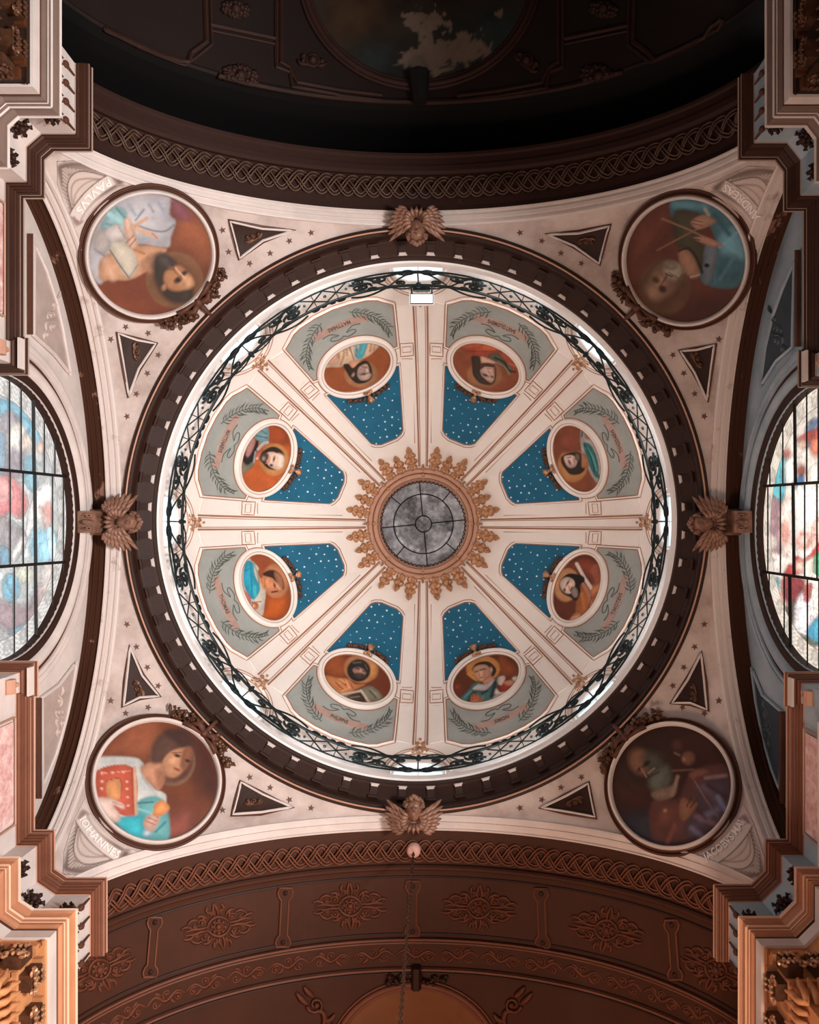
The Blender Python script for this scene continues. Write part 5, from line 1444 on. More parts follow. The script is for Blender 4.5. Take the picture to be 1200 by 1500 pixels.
def win_ops(sg):
    o = []
    if sg < 0:
        o += [(E, 16, 765, 96, 178, 0, '#a9b6b8', 2), (P_, [(-5, 585), (40, 590), (66, 640), (60, 660), (40, 620), (0, 610)], '#2f9ab8', 3), (P_, [(30, 612), (62, 630), (64, 665), (48, 650)], '#3fa6c4', 2),
              (P_, [(0, 620), (14, 600), (30, 620), (40, 690), (20, 700), (0, 690)], '#8b8290', 4), (P_, [(-5, 640), (8, 640), (6, 690), (-5, 700)], '#5f8fae', 3),
              (E, 26, 640, 14, 20, 0, '#d6d3c8', 3), (E, 38, 648, 9, 12, 0, '#c9b9a9', 3), (E, 60, 655, 7, 10, 0, '#c2a08e', 3), (P_, [(36, 670), (52, 670), (50, 700), (36, 690)], '#56a7c0', 3),
              (P_, [(-5, 705), (20, 700), (42, 735), (30, 760), (12, 752), (-5, 770)], '#cf5b62', 4), (P_, [(-5, 700), (14, 706), (20, 730), (-5, 735)], '#e08a86', 4),
              (P_, [(34, 700), (50, 690), (56, 712), (46, 720)], '#5fb0c8', 2), (P_, [(44, 740), (66, 710), (80, 718), (76, 740), (50, 770), (38, 790)], '#e3e6e6', 3), (E, 70, 752, 8, 18, 0, '#d58a7c', 3), (L, [(58, 740), (72, 775)], 6, '#caa79b', 3),
              (P_, [(46, 780), (60, 775), (92, 790), (96, 820), (60, 828), (44, 808)], '#62c0dc', 4), (P_, [(68, 778), (78, 774), (84, 815), (74, 822)], '#a5dbe8', 2), (P_, [(-5, 760), (20, 765), (40, 790), (20, 825), (-5, 825)], '#837f84', 4), (L, [(14, 826), (34, 790)], 6, '#d8d6d2', 3),
              (P_, [(0, 800), (14, 806), (16, 825), (0, 826)], '#3f8fae', 3), (E, 36, 842, 13, 16, 0, '#b9c0aa', 3), (P_, [(4, 850), (18, 840), (30, 860), (20, 882), (6, 876)], '#2fa0c0', 3), (P_, [(-5, 880), (40, 885), (60, 850), (60, 900), (20, 930), (-5, 910)], '#8c6f78', 6), (P_, [(60, 830), (100, 825), (90, 870), (70, 900)], '#c4bdb6', 6),
              (P_, [(14, 925), (40, 912), (60, 900), (40, 935)], '#3c94b4', 3), (E, 68, 870, 7, 9, 0, '#c9a090', 3)]
    else:
        o += [(E, 1205, 775, 86, 178, 0, '#efe4d8', 2), (P_, [(1180, 625), (1200, 612), (1205, 650), (1182, 655)], '#5a708a', 3), (P_, [(1170, 640), (1205, 625), (1205, 640), (1175, 650)], '#a53a30', 2), (E, 1196, 655, 9, 14, 0, '#e07a58', 3),
              (P_, [(1142, 660), (1152, 672), (1148, 735), (1128, 728), (1130, 700)], '#4fb3bd', 2), (E, 1153, 665, 6, 9, 0, '#b06a5a', 3), (P_, [(1150, 680), (1160, 672), (1164, 705), (1152, 712)], '#f3efe6', 3), (E, 1176, 650, 6, 8, 0, '#c09a86', 3),
              (E, 1174, 690, 7, 10, 0, '#8a4a3a', 3), (P_, [(1168, 700), (1178, 698), (1176, 716), (1166, 716)], '#3a6fa6', 2), (P_, [(1184, 690), (1200, 680), (1205, 720), (1188, 720)], '#f5ede0', 3),
              (P_, [(1122, 735), (1144, 737), (1144, 812), (1122, 812)], '#9c7a80', 2), (P_, [(1144, 740), (1162, 735), (1160, 800), (1146, 812)], '#efd8cc', 3), (E, 1150, 780, 7, 18, 0, '#d9998a', 3), (E, 1132, 795, 8, 10, 0, '#c7b8b0', 2),
              (P_, [(1162, 720), (1205, 720), (1205, 830), (1170, 815)], '#f6ede4', 3), (E, 1178, 792, 12, 14, 0, '#e8a595', 3), (E, 1178, 792, 7, 8, 0, '#f0c9bb', 2), (P_, [(1190, 770), (1205, 760), (1205, 800), (1192, 812)], '#f0b8a8', 4),
              (P_, [(1148, 840), (1165, 815), (1180, 818), (1205, 790), (1205, 812), (1180, 835), (1160, 845), (1150, 846)], '#c4302e', 2), (P_, [(1192, 815), (1205, 808), (1205, 845), (1192, 838)], '#2f9a68', 2), (E, 1172, 830, 7, 10, 0, '#eec0ae', 3), (P_, [(1178, 825), (1192, 818), (1190, 845), (1178, 842)], '#f0ead8', 3),
              (P_, [(1133, 850), (1142, 846), (1140, 868), (1133, 864)], '#3a8c96', 2), (E, 1144, 880, 9, 14, 0, '#d99a86', 3), (P_, [(1146, 846), (1180, 850), (1170, 885), (1150, 880)], '#8e2a2e', 3), (P_, [(1150, 890), (1165, 880), (1162, 920), (1150, 915)], '#5a4a40', 3), (P_, [(1166, 885), (1180, 865), (1192, 885), (1188, 930), (1168, 925)], '#f1f0f2', 3), (P_, [(1178, 860), (1190, 855), (1186, 880), (1178, 880)], '#b44a48', 2),
              (P_, [(1184, 920), (1205, 900), (1205, 945), (1184, 935)], '#3aa6c8', 2), (P_, [(1160, 925), (1182, 932), (1200, 945), (1175, 945)], '#5d5f48', 3), (L, [(1124, 812), (1160, 822)], 8, '#f2e6dc', 3), (E, 1136, 905, 8, 12, 0, '#e9c8b8', 3)]
    return o


for sg, nm in ((-1, 'left'), (1, 'right')):
    yc = WY[sg]
    t = thing('window_%d' % (1 if sg < 0 else 2), (sg * WX, yc, WH - WR), 'round stained-glass window in the %s wall, %s' % (nm, 'milky blue, white and red figures' if sg < 0 else 'bright white panes with red and turquoise figures'), kind='structure')
    na, nr = 260, 110
    RR = np.linspace(0, WR + 0.02, nr)
    AA = np.linspace(0, 2 * pi, na, endpoint=False)
    V = np.array([(sg * (WX + 0.14), yc + r * cos(a), WH + r * sin(a)) for r in RR for a in AA])
    px = pxof(V)
    R_ = np.hypot(V[:, 1] - yc, V[:, 2] - WH); A_ = np.arctan2(V[:, 2] - WH, V[:, 1] - yc)
    C3 = paint(px, '#b5c0c2' if sg < 0 else '#f0ebe4', win_ops(sg), seed=4, var=0.14, vs=6, model=1.0, outline=0.8)
    # veined patchwork of small panes
    rs = np.random.RandomState(9 + sg)
    pts = rs.rand(1500, 2) * 2 * WR - WR
    Q = np.stack([V[:, 1] - yc, V[:, 2] - WH], 1)
    f1 = np.full(len(Q), 9.0); f2 = np.full(len(Q), 9.0); idx = np.zeros(len(Q), int)
    for i, p in enumerate(pts):
        d = (Q[:, 0] - p[0]) ** 2 + (Q[:, 1] - p[1]) ** 2
        nw = d < f1
        f2 = np.where(nw, f1, np.minimum(f2, d)); idx = np.where(nw, i, idx); f1 = np.where(nw, d, f1)
    edge = np.clip((np.sqrt(f2) - np.sqrt(f1)) / 0.013, 0, 1)
    jit = 1 + 0.35 * (rs.rand(1500)[idx] - 0.5)
    C3 *= jit[:, None] * (0.55 + 0.45 * edge)[:, None]
    # ornamental border of rings and leaf blocks
    bd = R_ > WR - 0.28
    ph = (A_ / (2 * pi) * 26) % 1.0
    rr_ = (R_ - (WR - 0.14)) / 0.11
    ringd = np.hypot((ph - 0.5) * 4.2, rr_)
    pat = 0.75 + 0.25 * np.cos(rr_ * 9 + np.cos(ph * 12.6) * 3)
    pat = np.where(np.abs(ringd - 0.95) < 0.16, 0.42, pat); pat = np.where(np.abs(ringd - 0.4) < 0.13, 0.5, pat)
    pat = np.where(np.abs(R_ - (WR - 0.275)) < 0.012, 0.25, pat)
    colb = lin('#c9cbc9' if sg < 0 else '#efe6d6')
    C3 = np.where(bd[:, None], colb * pat[:, None], C3)
    lum = C3.mean(1, keepdims=True)
    ds = 0.42 if sg < 0 else 0.12
    C3 = C3 * (1 - ds) + (lum * 0.7 + 0.20 * (1 if sg < 0 else 1.3)) * ds
    C3 = np.clip(C3 * (1.0 if sg < 0 else 1.12), 0, 1)
    mk('stained_glass', V, grid(nr, na, cv=True), 'glassl' if sg < 0 else 'glassr', t, True, cols=C3)
    pf = plane_fn(X=sg * (WX + 0.10))

    def inside(p, q):
        """clip the segment p-q to the round opening"""
        P = np.linspace(p, q, 160); W3 = pf(P, 0.0)
        ok = np.hypot(W3[:, 1] - yc, W3[:, 2] - WH) < WR
        return P[ok] if ok.any() else None
    if sg < 0:
        mull = [[(-40, 684), (0, 689), (107, 699)], [(-40, 833), (0, 831), (112, 822)]]
        bars = [(14, 540, 690, 1), (31, 540, 692, 1), (48.5, 540, 694, 2.2), (65, 560, 696, 1), (80.5, 560, 697, 1), (15, 690, 831, 1), (34, 692, 829, 1), (51, 694, 828, 2.2), (77, 696, 826, 1), (93, 698, 824, 1),
                (21, 830, 975, 1), (40, 828, 970, 1), (52, 827, 965, 2.2), (77, 826, 950, 1), (93, 824, 930, 1), (-4, 540, 980, 2), (-26, 530, 1000, 1), (-50, 530, 1010, 1), (-78, 530, 1020, 2), (-110, 530, 1030, 1), (-145, 540, 1040, 1)]
    else:
        mull = [[(1108, 713), (1160, 710), (1240, 704)], [(1110, 836), (1160, 842), (1240, 855)]]
        bars = [(1128, 640, 713, 1), (1147, 590, 711, 1), (1164, 560, 710, 2.2), (1182, 555, 709, 1), (1199, 555, 708, 1), (1125, 713, 838, 1), (1143.5, 711, 840, 1), (1162, 710, 842, 2.2), (1179, 709, 846, 1), (1197, 708, 850, 1),
                (1127, 838, 925, 1), (1149, 840, 960, 1), (1157, 842, 975, 2.2), (1183, 846, 990, 1), (1200, 850, 990, 1), (1218, 540, 1000, 1), (1242, 530, 1020, 2), (1270, 530, 1030, 1), (1300, 530, 1040, 1), (1335, 540, 1040, 1)]
    for mm in mull:
        a_, b_2 = np.array(mm[0], float), np.array(mm[-1], float)
        far = a_ + (a_ - b_2) * 2.2 if sg < 0 else b_2 + (b_2 - a_) * 2.2
        q = inside(far, b_2) if sg < 0 else inside(a_, far)
        if q is not None:
            MB().tube(pf(q[[0, -1]], 0.02), 0.022, 4).mk('cross_bar', 'lead', t)
    for x, y0, y1, w in bars:
        sl = 0 if w < 2 else 1.5
        q = inside((x, y0), (x + sl, y1))
        if q is not None:
            MB().tube(pf(q[[0, -1]], 0.0), 0.012 * w, 4).mk('saddle_bar', 'lead', t)
    # mouldings round the opening
    AR = np.linspace(0, 2 * pi, 140, endpoint=False)
    for nm2, m2, prof in (('dark_reveal', 'darkbrown', [(1.975, 0.14), (1.985, 0.02), (2.0, -0.02), (2.09, -0.04), (2.12, -0.02)]),
                          ('pale_roll', 'cream' if sg < 0 else 'coolplaster', [(2.12, -0.02), (2.15, -0.06), (2.20, -0.085), (2.27, -0.075), (2.32, -0.03), (2.33, 0.0)]),
                          ('dark_hollow', 'brown' if sg < 0 else 'brown', [(2.33, 0.0), (2.335, -0.01), (2.36, -0.01), (2.37, -0.03)]),
                          ('outer_mouldings', 'cream' if sg < 0 else 'coolplaster', [(2.37, -0.03), (2.375, -0.06), (2.41, -0.06), (2.415, -0.04), (2.45, -0.045), (2.455, -0.065), (2.50, -0.07), (2.505, -0.045), (2.55, -0.05), (2.58, -0.04), (2.60, 0.0)])):
        V = np.array([(sg * (WX + p), yc + r * cos(a), WH + r * sin(a)) for a in AR for r, p in prof])
        mk(nm2, V, grid(140, len(prof), cu=True), m2, t, nm2 == 'pale_roll')

# spandrel panels beside the windows
SPN = {(-1, -1): [(47, 358), (65, 397), (79, 440), (89, 483), (100, 548), (77, 519), (46, 491)],
       (-1, 1): [(58, 1022), (84, 1003), (109, 970), (103, 1008), (96, 1046), (79, 1104), (59, 1152)],
       (1, -1): [(1167, 382), (1149, 424), (1135, 463), (1124, 510), (1117, 566), (1140, 529), (1164, 508)],
       (1, 1): [(1104, 979), (1120, 1018), (1150, 1044), (1146, 1159), (1134, 1128), (1120, 1080), (1110, 1027)]}
for key, pl in SPN.items():
    pf = plane_fn(X=key[0] * WX)
    w = [o for o in COL.objects if o.name == ('wall_left' if key[0] < 0 else 'wall_right')][0]
    V, Fc, _ = plate(pl, pf, 0.015, -0.01, 8)
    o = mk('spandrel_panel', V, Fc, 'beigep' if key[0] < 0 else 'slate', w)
    MB().tube(pf(resample(pl, 5), 0.03), 0.028, 5, True).mk('panel_frame', 'cream' if key[0] < 0 else 'coolplaster', o)
    c = np.array(pl).mean(0); rl_ = 'beiger' if key[0] < 0 else 'slater'
    yy = 1 if key[1] > 0 else -1
    D1 = [('S', 0, 0, 1.0, 0.5, 1.5), ('T', [(-0.6, 2.6), (-0.9, 1.5), (-0.3, 0.9), (0.8, 0.6)]), ('S', 0.5, 1.9, 0.6, 2, 1.2), ('T', [(0.2, -1.0), (0.5, -2.0), (0.2, -3.0)]), ('S', 0.4, -2.0, 0.55, 1, 1.2), ('T', [(0.5, -2.8), (0.9, -3.5), (1.0, -4.4)]), ('T', [(-0.6, 2.6), (-1.0, 3.4), (-0.8, 4.2)]), ('S', -0.5, 3.3, 0.4, 0, 1)]
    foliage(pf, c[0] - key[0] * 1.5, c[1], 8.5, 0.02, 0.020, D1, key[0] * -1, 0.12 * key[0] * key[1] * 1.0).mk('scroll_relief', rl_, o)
    # dark slot of the panel ledge beside the cornice
    x0, ya, yb = {(-1, -1): (42, 342, 490), (-1, 1): (55, 1022, 1170), (1, -1): (1171, 366, 508), (1, 1): (1148, 1042, 1178)}[key]
    q = plane_fn(X=key[0] * (WX - 0.02))([(x0 - 1.7, ya), (x0 + 1.7, ya), (x0 + 1.7, yb), (x0 - 1.7, yb)], 0.0)
    V = np.concatenate([q, q + np.array([-key[0] * 0.05, 0, 0])])
    mk('ledge', V, [(0, 1, 2, 3), (4, 5, 6, 7), (0, 1, 5, 4), (1, 2, 6, 5), (2, 3, 7, 6), (3, 0, 4, 7)], 'brown', w)

# ------------------------------------------------------------------ corner piers: entablature, capitals
PIER = {
 (-1, -1): [(-4.13, -5.86), (-4.13, -4.77), (-4.62, -4.77), (-4.75, -4.655), (-4.75, -4.16), (-5.02, -4.16), (-5.02, -2.33), (-4.96, -2.33), (-4.96, -1.86), (-5.5, -1.86)],
 (-1, 1): [(-3.94, 5.67), (-3.94, 4.70), (-4.45, 4.70), (-4.62, 4.585), (-4.62, 4.08), (-4.885, 4.08), (-4.885, 2.325), (-4.84, 2.325), (-4.84, 1.88), (-5.5, 1.88)],
 (1, -1): [(4.30, -5.73), (4.30, -4.655), (4.77, -4.655), (4.89, -4.50), (4.89, -3.99), (5.145, -3.99), (5.145, -2.17), (5.08, -2.17), (5.08, -1.70), (5.5, -1.70)],
 (1, 1): [(3.98, 5.74), (3.98, 4.79), (4.46, 4.79), (4.65, 4.60), (4.65, 4.20), (4.93, 4.20), (4.93, 2.46), (4.90, 2.46), (4.90, 2.02), (5.5, 2.02)]}


def offset_path(pts, d):
    P = np.array(pts, float)
    n = len(P)
    seg = P[1:] - P[:-1]; seg /= np.linalg.norm(seg, axis=1)[:, None]
    nm = np.stack([seg[:, 1], -seg[:, 0]], 1)
    if nm[1][0] * P[1][0] < 0: nm = -nm          # positive d = into the wall
    out = []
    for i in range(n):
        if i == 0: m = nm[0]; k = 1
        elif i == n - 1: m = nm[-1]; k = 1
        else:
            m = nm[i - 1] + nm[i]; m /= np.linalg.norm(m); k = 1 / max(m @ nm[i], 0.3)
        out.append(P[i] + m * k * d)
    return np.array(out)


def sweep(pts, prof, cap=True):
    rows = [offset_path(pts, d) for d, h in prof]
    V = np.array([(rows[j][i][0], rows[j][i][1], prof[j][1]) for i in range(len(pts)) for j in range(len(prof))])
    return V, grid(len(pts), len(prof))


pier_lab = {(-1, -1): 'at the PAVLVS corner, upper left', (1, -1): 'at the ANDREAS corner, upper right', (-1, 1): 'at the IOHANNES corner, lower left', (1, 1): 'at the JACOBVS MAI corner, lower right'}
for key, pts in PIER.items():
    sx, sy = key
    up = [(sx * 5.2, pts[0][1])] + pts
    V, Fc = sweep(up, [(0.25, 10.25), (0.01, 10.245), (0.0, 10.235), (0.0, 10.20), (0.012, 10.195), (0.012, 10.165), (0.0, 10.16), (0.0, 10.13), (0.02, 10.12), (0.022, 10.09), (0.04, 10.08), (0.042, 10.05), (0.06, 10.045), (0.066, 10.01), (0.085, 9.995), (0.09, 9.97), (0.10, 9.96), (0.10, 9.94)])
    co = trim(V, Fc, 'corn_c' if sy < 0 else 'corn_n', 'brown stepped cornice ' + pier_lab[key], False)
    b_ = MB()
    for d_, h_, r_ in ((0.0, 10.235, 0.012), (0.002, 10.145, 0.007), (0.098, 9.965, 0.010)):
        q = offset_path(up, d_)
        for i in range(1, len(q) - 1):
            b_.tube([(q[i][0], q[i][1], h_), (q[i + 1][0], q[i + 1][1], h_)], r_, 4)
    b_.mk('cornice_fillet', 'fil_c' if sy < 0 else 'tan', co)
    V, Fc = sweep(up, [(0.10, 9.96), (0.095, 9.42)])
    fr = trim(V, Fc, 'cream' if sx < 0 else 'coolplaster', 'plain pale frieze ' + pier_lab[key], False)
    lo = [(sx * 5.2, sy * 7.9), (pts[0][0], sy * 7.9)] + pts[1:-4] + [(pts[6][0], pts[6][1])]
    V, Fc = sweep(lo, [(0.10, 9.43), (0.01, 9.41), (-0.005, 9.40), (-0.005, 9.34)])
    ar = trim(V, Fc, 'cream', 'pale top edge of the architrave ' + pier_lab[key], False)
    V, Fc = sweep(lo, [(-0.005, 9.34), (0.02, 9.33), (0.045, 9.28), (0.045, 9.20), (0.015, 9.18), (0.005, 9.15), (0.02, 9.12), (0.02, 9.06), (0.05, 9.04), (0.05, 8.98), (0.02, 8.96)])
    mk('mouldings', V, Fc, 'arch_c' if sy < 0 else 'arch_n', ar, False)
    b_ = MB()
    for d_, h_, r_ in ((0.0, 9.16, 0.016), (0.012, 9.10, 0.008), (-0.006, 9.37, 0.014)):
        q = offset_path(lo, d_)
        for i in range(1, len(q) - 2):
            b_.tube([(q[i][0], q[i][1], h_), (q[i + 1][0], q[i + 1][1], h_)], r_, 4)
    b_.mk('fillet', 'cream' if sy < 0 else 'filn', ar)
    V, Fc = sweep(lo, [(0.02, 8.96), (0.045, 8.95), (0.045, 8.92), (0.01, 8.90)])
    mk('dark_groove', V, Fc, 'brown', ar)
    V, Fc = sweep(lo, [(0.01, 8.90), (0.0, 8.89), (0.0, 8.74), (0.03, 8.735)])
    mk('pale_fascia', V, Fc, 'cream', ar)
    V, Fc = sweep(lo, [(0.03, 8.735), (0.05, 8.72), (0.05, 4.5)])
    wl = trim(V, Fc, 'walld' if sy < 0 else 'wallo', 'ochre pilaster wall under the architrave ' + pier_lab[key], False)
    # capitals on the nave face and on the crossing face
    X0, Y0 = pts[1]
    X1 = X0 + sx * 0.05; Y1 = Y0 + sy * 0.05

    def fx_(u, h, o_):          # on the face x = X1: u along y away from the corner
        return (X1 - sx * o_, Y0 + sy * u, h)

    def fy_(u, h, o_):          # on the face y = Y1: u along x away from the corner
        return (X0 + sx * u, Y1 - sy * o_, h)
    for f_, us in ((fx_, (0.20, 0.62, 1.04)), (fy_, (0.12, 0.42))):
        for u in us:
            cb = MB()
            c1 = f_(u - 0.09, 8.42, 0.0); c2 = f_(u + 0.09, 8.18, 0.13)
            lo_ = np.minimum(c1, c2); hi_ = np.maximum(c1, c2)
            cb.box(tuple(lo_), tuple(hi_))
            o = cb.mk('capital_bracket', 'darkgold', wl)
            db = MB()
            for uu in (-0.06, 0.0, 0.06):
                for q in range(5):
                    db.ball(f_(u + uu, 8.40 - 0.05 * q, 0.15 + 0.015 * sin(q * 2)), 0.022, 6, 4)
            for s in (-1, 1):
                sp = spiral(0, 0, 0.075, 0, 1.4, 14)
                db.tube([f_(u + s * 0.10 + a * s * 0.6, 8.22 + b, 0.13) for a, b in sp], 0.016, 4)
            db.mk('carving', 'darkgold' if sy < 0 else 'gold', o)
            kb = MB(); kb.box(tuple(np.minimum(f_(u - 0.12, 8.50, 0.0), f_(u + 0.12, 8.44, 0.11))), tuple(np.maximum(f_(u - 0.12, 8.50, 0.0), f_(u + 0.12, 8.44, 0.11))))
            kb.mk('bracket_top', 'walld2' if sy < 0 else 'wallo', o)
        b0, b1 = (0.0, 1.5) if f_ is fx_ else (0.07, 0.5)
        for h0, h1, o_ in ((8.70, 8.66, 0.02), (8.08, 8.04, 0.05)):
            kb = MB(); p, q = f_(b0, h0, 0.0), f_(b1, h1, o_)
            kb.box(tuple(np.minimum(p, q)), tuple(np.maximum(p, q))); kb.mk('necking_band', 'walld' if sy < 0 else 'wallo', wl)
        for i in range(12 if f_ is fx_ else 5):
            u = 0.05 + i * 0.105
            lb = MB()
            lb.tube([f_(u - 0.03, 7.70, 0.02), f_(u, 7.80, 0.07), f_(u + 0.02, 7.92, 0.06), f_(u + 0.01, 7.99, 0.12)], [0.03, 0.052, 0.045, 0.012], 6, flat=0.7)
            lb.mk('capital_leaf', 'darkgold' if sy < 0 else 'wallo', wl, smooth=True)
    # frieze ornament: tassels on the nave face, flower bosses elsewhere
    Xf = X0 + sx * 0.085
    for i, dy in enumerate((0.10, 0.33, 0.56, 0.79)):
        b_ = MB()
        y = Y0 + sy * (dy + 0.02)
        b_.tube([(Xf, y, 9.92), (Xf, y, 9.72)], [0.012, 0.022], 5)
        b_.ball((Xf - sx * 0.01, y, 9.68), (0.035, 0.045, 0.05), 8, 5)
        b_.tube([(Xf, y - 0.04, 9.62), (Xf, y - 0.04, 9.48)], 0.012, 4); b_.tube([(Xf, y + 0.04, 9.62), (Xf, y + 0.04, 9.48)], 0.012, 4)
        b_.mk('tassel', 'brown', fr)

    def boss(c, nrm, R, nm='flower_boss'):
        b_ = MB(); c = np.array(c); nrm = np.array(nrm, float); nrm /= np.linalg.norm(nrm)
        t1 = np.cross(nrm, [0, 0, 1]); t2 = np.cross(nrm, t1)
        b_.ball(c + nrm * R * 0.5, R * 0.62, 10, 6)
        for q in range(7):
            a = q * 2 * pi / 7
            b_.ball(c + (t1 * cos(a) + t2 * sin(a)) * R * 0.8 + nrm * R * 0.25, R * 0.36, 7, 4)
        for q in range(6):
            a = q * pi / 3 + 0.3
            d_ = t1 * cos(a) + t2 * sin(a)
            b_.tube([c + d_ * R, c + d_ * R * 1.5 + nrm * 0.04, c + d_ * R * 1.9], [0.02, 0.03, 0.004], 4)
        b_.mk(nm, 'darkbrown', fr, smooth=True)
    o1 = offset_path(up, 0.085)
    a, b = o1[3], o1[4]; m_ = (a + b) / 2; d_ = b - a; nn = np.array([d_[1], -d_[0]]); nn = -nn * np.sign(nn @ m_)
    boss((m_[0], m_[1], 9.62), (nn[0], nn[1], 0), 0.085)
    a, b = o1[2], o1[3]; m_ = a * 0.75 + b * 0.25
    boss((m_[0], m_[1], 9.56), (0, -sy, 0), 0.05)
    a, b = o1[4], o1[5]; m_ = a * 0.3 + b * 0.7
    boss((m_[0], m_[1], 9.58), (-sx, 0, 0), 0.06)
    # marble inlay in the frieze beside the window, scroll bracket carrying the cornice end
    xs = pts[6][0] + sx * 0.085
    ya, yb = sorted((pts[6][1] + sy * 0.25, pts[5][1] - sy * 0.25))
    MB().box((min(xs, xs - sx * 0.02), ya, 9.5), (max(xs, xs - sx * 0.02), yb, 9.86)).mk('marble_inlay', 'marble', fr)
    b_ = MB()
    for z in (9.46, 9.90):
        b_.tube([(xs - sx * 0.02, ya - 0.05, z), (xs - sx * 0.02, yb + 0.05, z)], 0.014, 4)
    for y in (ya - .05, yb + .05):
        b_.tube([(xs - sx * 0.02, y, 9.46), (xs - sx * 0.02, y, 9.90)], 0.014, 4)
    b_.mk('inlay_frame', 'tan', fr)
    yc_ = (pts[7][1] + pts[8][1]) / 2
    sb = MB(); x_ = pts[8][0] + sx * 0.10
    sb.tube([(x_ + sx * 0.02 + a * 0.9 * -sx, yc_, 9.80 + b) for a, b in spiral(0, 0, 0.13, 1.5, 1.6, 26)], 0.032, 6)
    sb.box((min(x_, x_ + sx * 0.4), yc_ - 0.10, 9.86), (max(x_, x_ + sx * 0.4), yc_ + 0.10, 9.96))
    sb.tube([(x_ - sx * 0.03, yc_ - 0.09, 9.70), (x_ - sx * 0.03, yc_ + 0.09, 9.70)], 0.07, 8)
    sb.mk('scroll_bracket', 'tan', fr)
    xl = pts[7][0] - sx * 0.012
    MB().box((min(xl, xl + sx * 0.03), min(pts[7][1], pts[8][1]) + 0.04, 10.0), (max(xl, xl + sx * 0.03), max(pts[7][1], pts[8][1]) - 0.04, 10.12)).mk('cornice_block', 'cream', co)

# ------------------------------------------------------------------ winged cherub heads at the four arch crowns
def cherub():
    root = thing('cherub_head', (0, 0, 0))
    # head: one continuous surface, x right, y up, z out (the face)
    nu, nv = 40, 30
    V = []
    for i in range(nv + 1):
        t = pi * i / nv
        for j in range(nu):
            p = 2 * pi * j / nu
            d = np.array([sin(t) * sin(p), cos(t), sin(t) * cos(p)])
            r = 0.17 * np.array([0.86, 1.08, 0.92])
            v = d * r
            x, y, z = d
            if z > 0:
                g = lambda cx, cy, s, a: a * math.exp(-((x - cx) ** 2 + (y - cy) ** 2) / (2 * s * s))
                k = g(0, -0.12, 0.09, 0.055) + g(0, 0.06, 0.06, 0.022) + g(0.33, -0.22, 0.16, 0.028) + g(-0.33, -0.22, 0.16, 0.028)
                k *= 1.35; k += g(0, -0.68, 0.16, 0.030) - g(0.28, 0.10, 0.10, 0.030) - g(-0.28, 0.10, 0.10, 0.030) - g(0, -0.44, 0.05, 0.014) + g(0, -0.37, 0.06, 0.012) + g(0, -0.51, 0.06, 0.012)
                k += g(0.28, 0.28, 0.12, 0.014) + g(-0.28, 0.28, 0.12, 0.014)
                v = v + np.array([0, 0, 1.0]) * k + d * k * 0.2
            V.append(v)
    mk('head', V, grid(nv + 1, nu, cv=True), 'cherub', root, True, local=True)
    b_ = MB()
    for s in (-1, 1):
        b_.ball((s * 0.046, 0.022, 0.135), (0.022, 0.013, 0.013), 8, 5)
    b_.mk('eyes', 'cherub', root, smooth=True, local=True)
    b_ = MB(); rr = random.Random(2)
    for q in range(44):
        a = rr.uniform(-0.15, pi + 0.15); e = rr.uniform(-0.35, 0.95)
        p = np.array([0.16 * cos(a) * math.sqrt(1 - min(e * e, .8)), 0.05 + 0.15 * sin(a), 0.12 * e])
        if e > 0.3 and sin(a) < 0.62 and abs(p[0]) < 0.12: continue
        b_.ball(p, rr.uniform(0.030, 0.045), 7, 5)
    b_.mk('curls', 'cherub', root, smooth=True, local=True)
    for s in (-1, 1):
        rows = ((8, 0.46, 0.0, 0.036), (7, 0.33, 0.035, 0.030), (5, 0.20, 0.07, 0.026))
        wb = MB()
        wb.tube([(s * 0.06, -0.20, 0.0), (s * 0.20, -0.22, 0.03), (s * 0.30, -0.12, 0.02)], [0.06, 0.06, 0.03], 8)
        w = wb.mk('wing', 'cherub', root, smooth=True, local=True)
        for n_, Ln, zz, wd in rows:
            for q in range(n_):
                f = q / (n_ - 1)
                a = radians(62 - 120 * f) if s > 0 else radians(118 + 120 * f)
                p0 = np.array([s * (0.08 + 0.04 * f), -0.10 - 0.13 * f, zz])
                ln = Ln * (1.0 - 0.42 * f)
                aa = radians(32 - 78 * f) if s > 0 else pi - radians(32 - 78 * f)
                d = np.array([cos(aa), sin(aa), 0])
                p1 = p0 + d * ln * 0.5 + np.array([0, -0.02, 0.03]); p2 = p0 + d * ln + np.array([0, 0.03, 0.0])
                V_, F_ = tube_mesh(smooth_poly([p0, p1, p2], 4, False), np.array([0.5, .8, 1, 1.1, 1.15, 1.05, .85, .55, 0.1]) * wd * 1.15, 6, flat=0.5)
                mk('feather', V_, F_, 'cherub', w, True, local=True)
    b_ = MB()
    for q in range(9):
        a = pi + pi * q / 8
        b_.tube([(0.10 * cos(a), -0.17 + 0.06 * sin(a), 0.04), (0.19 * cos(a), -0.20 + 0.13 * sin(a), 0.09), (0.24 * cos(a), -0.21 + 0.19 * sin(a), 0.03)], [0.03, 0.04, 0.008], 5)
    b_.mk('ruff', 'cherub', root, smooth=True, local=True)
    return root


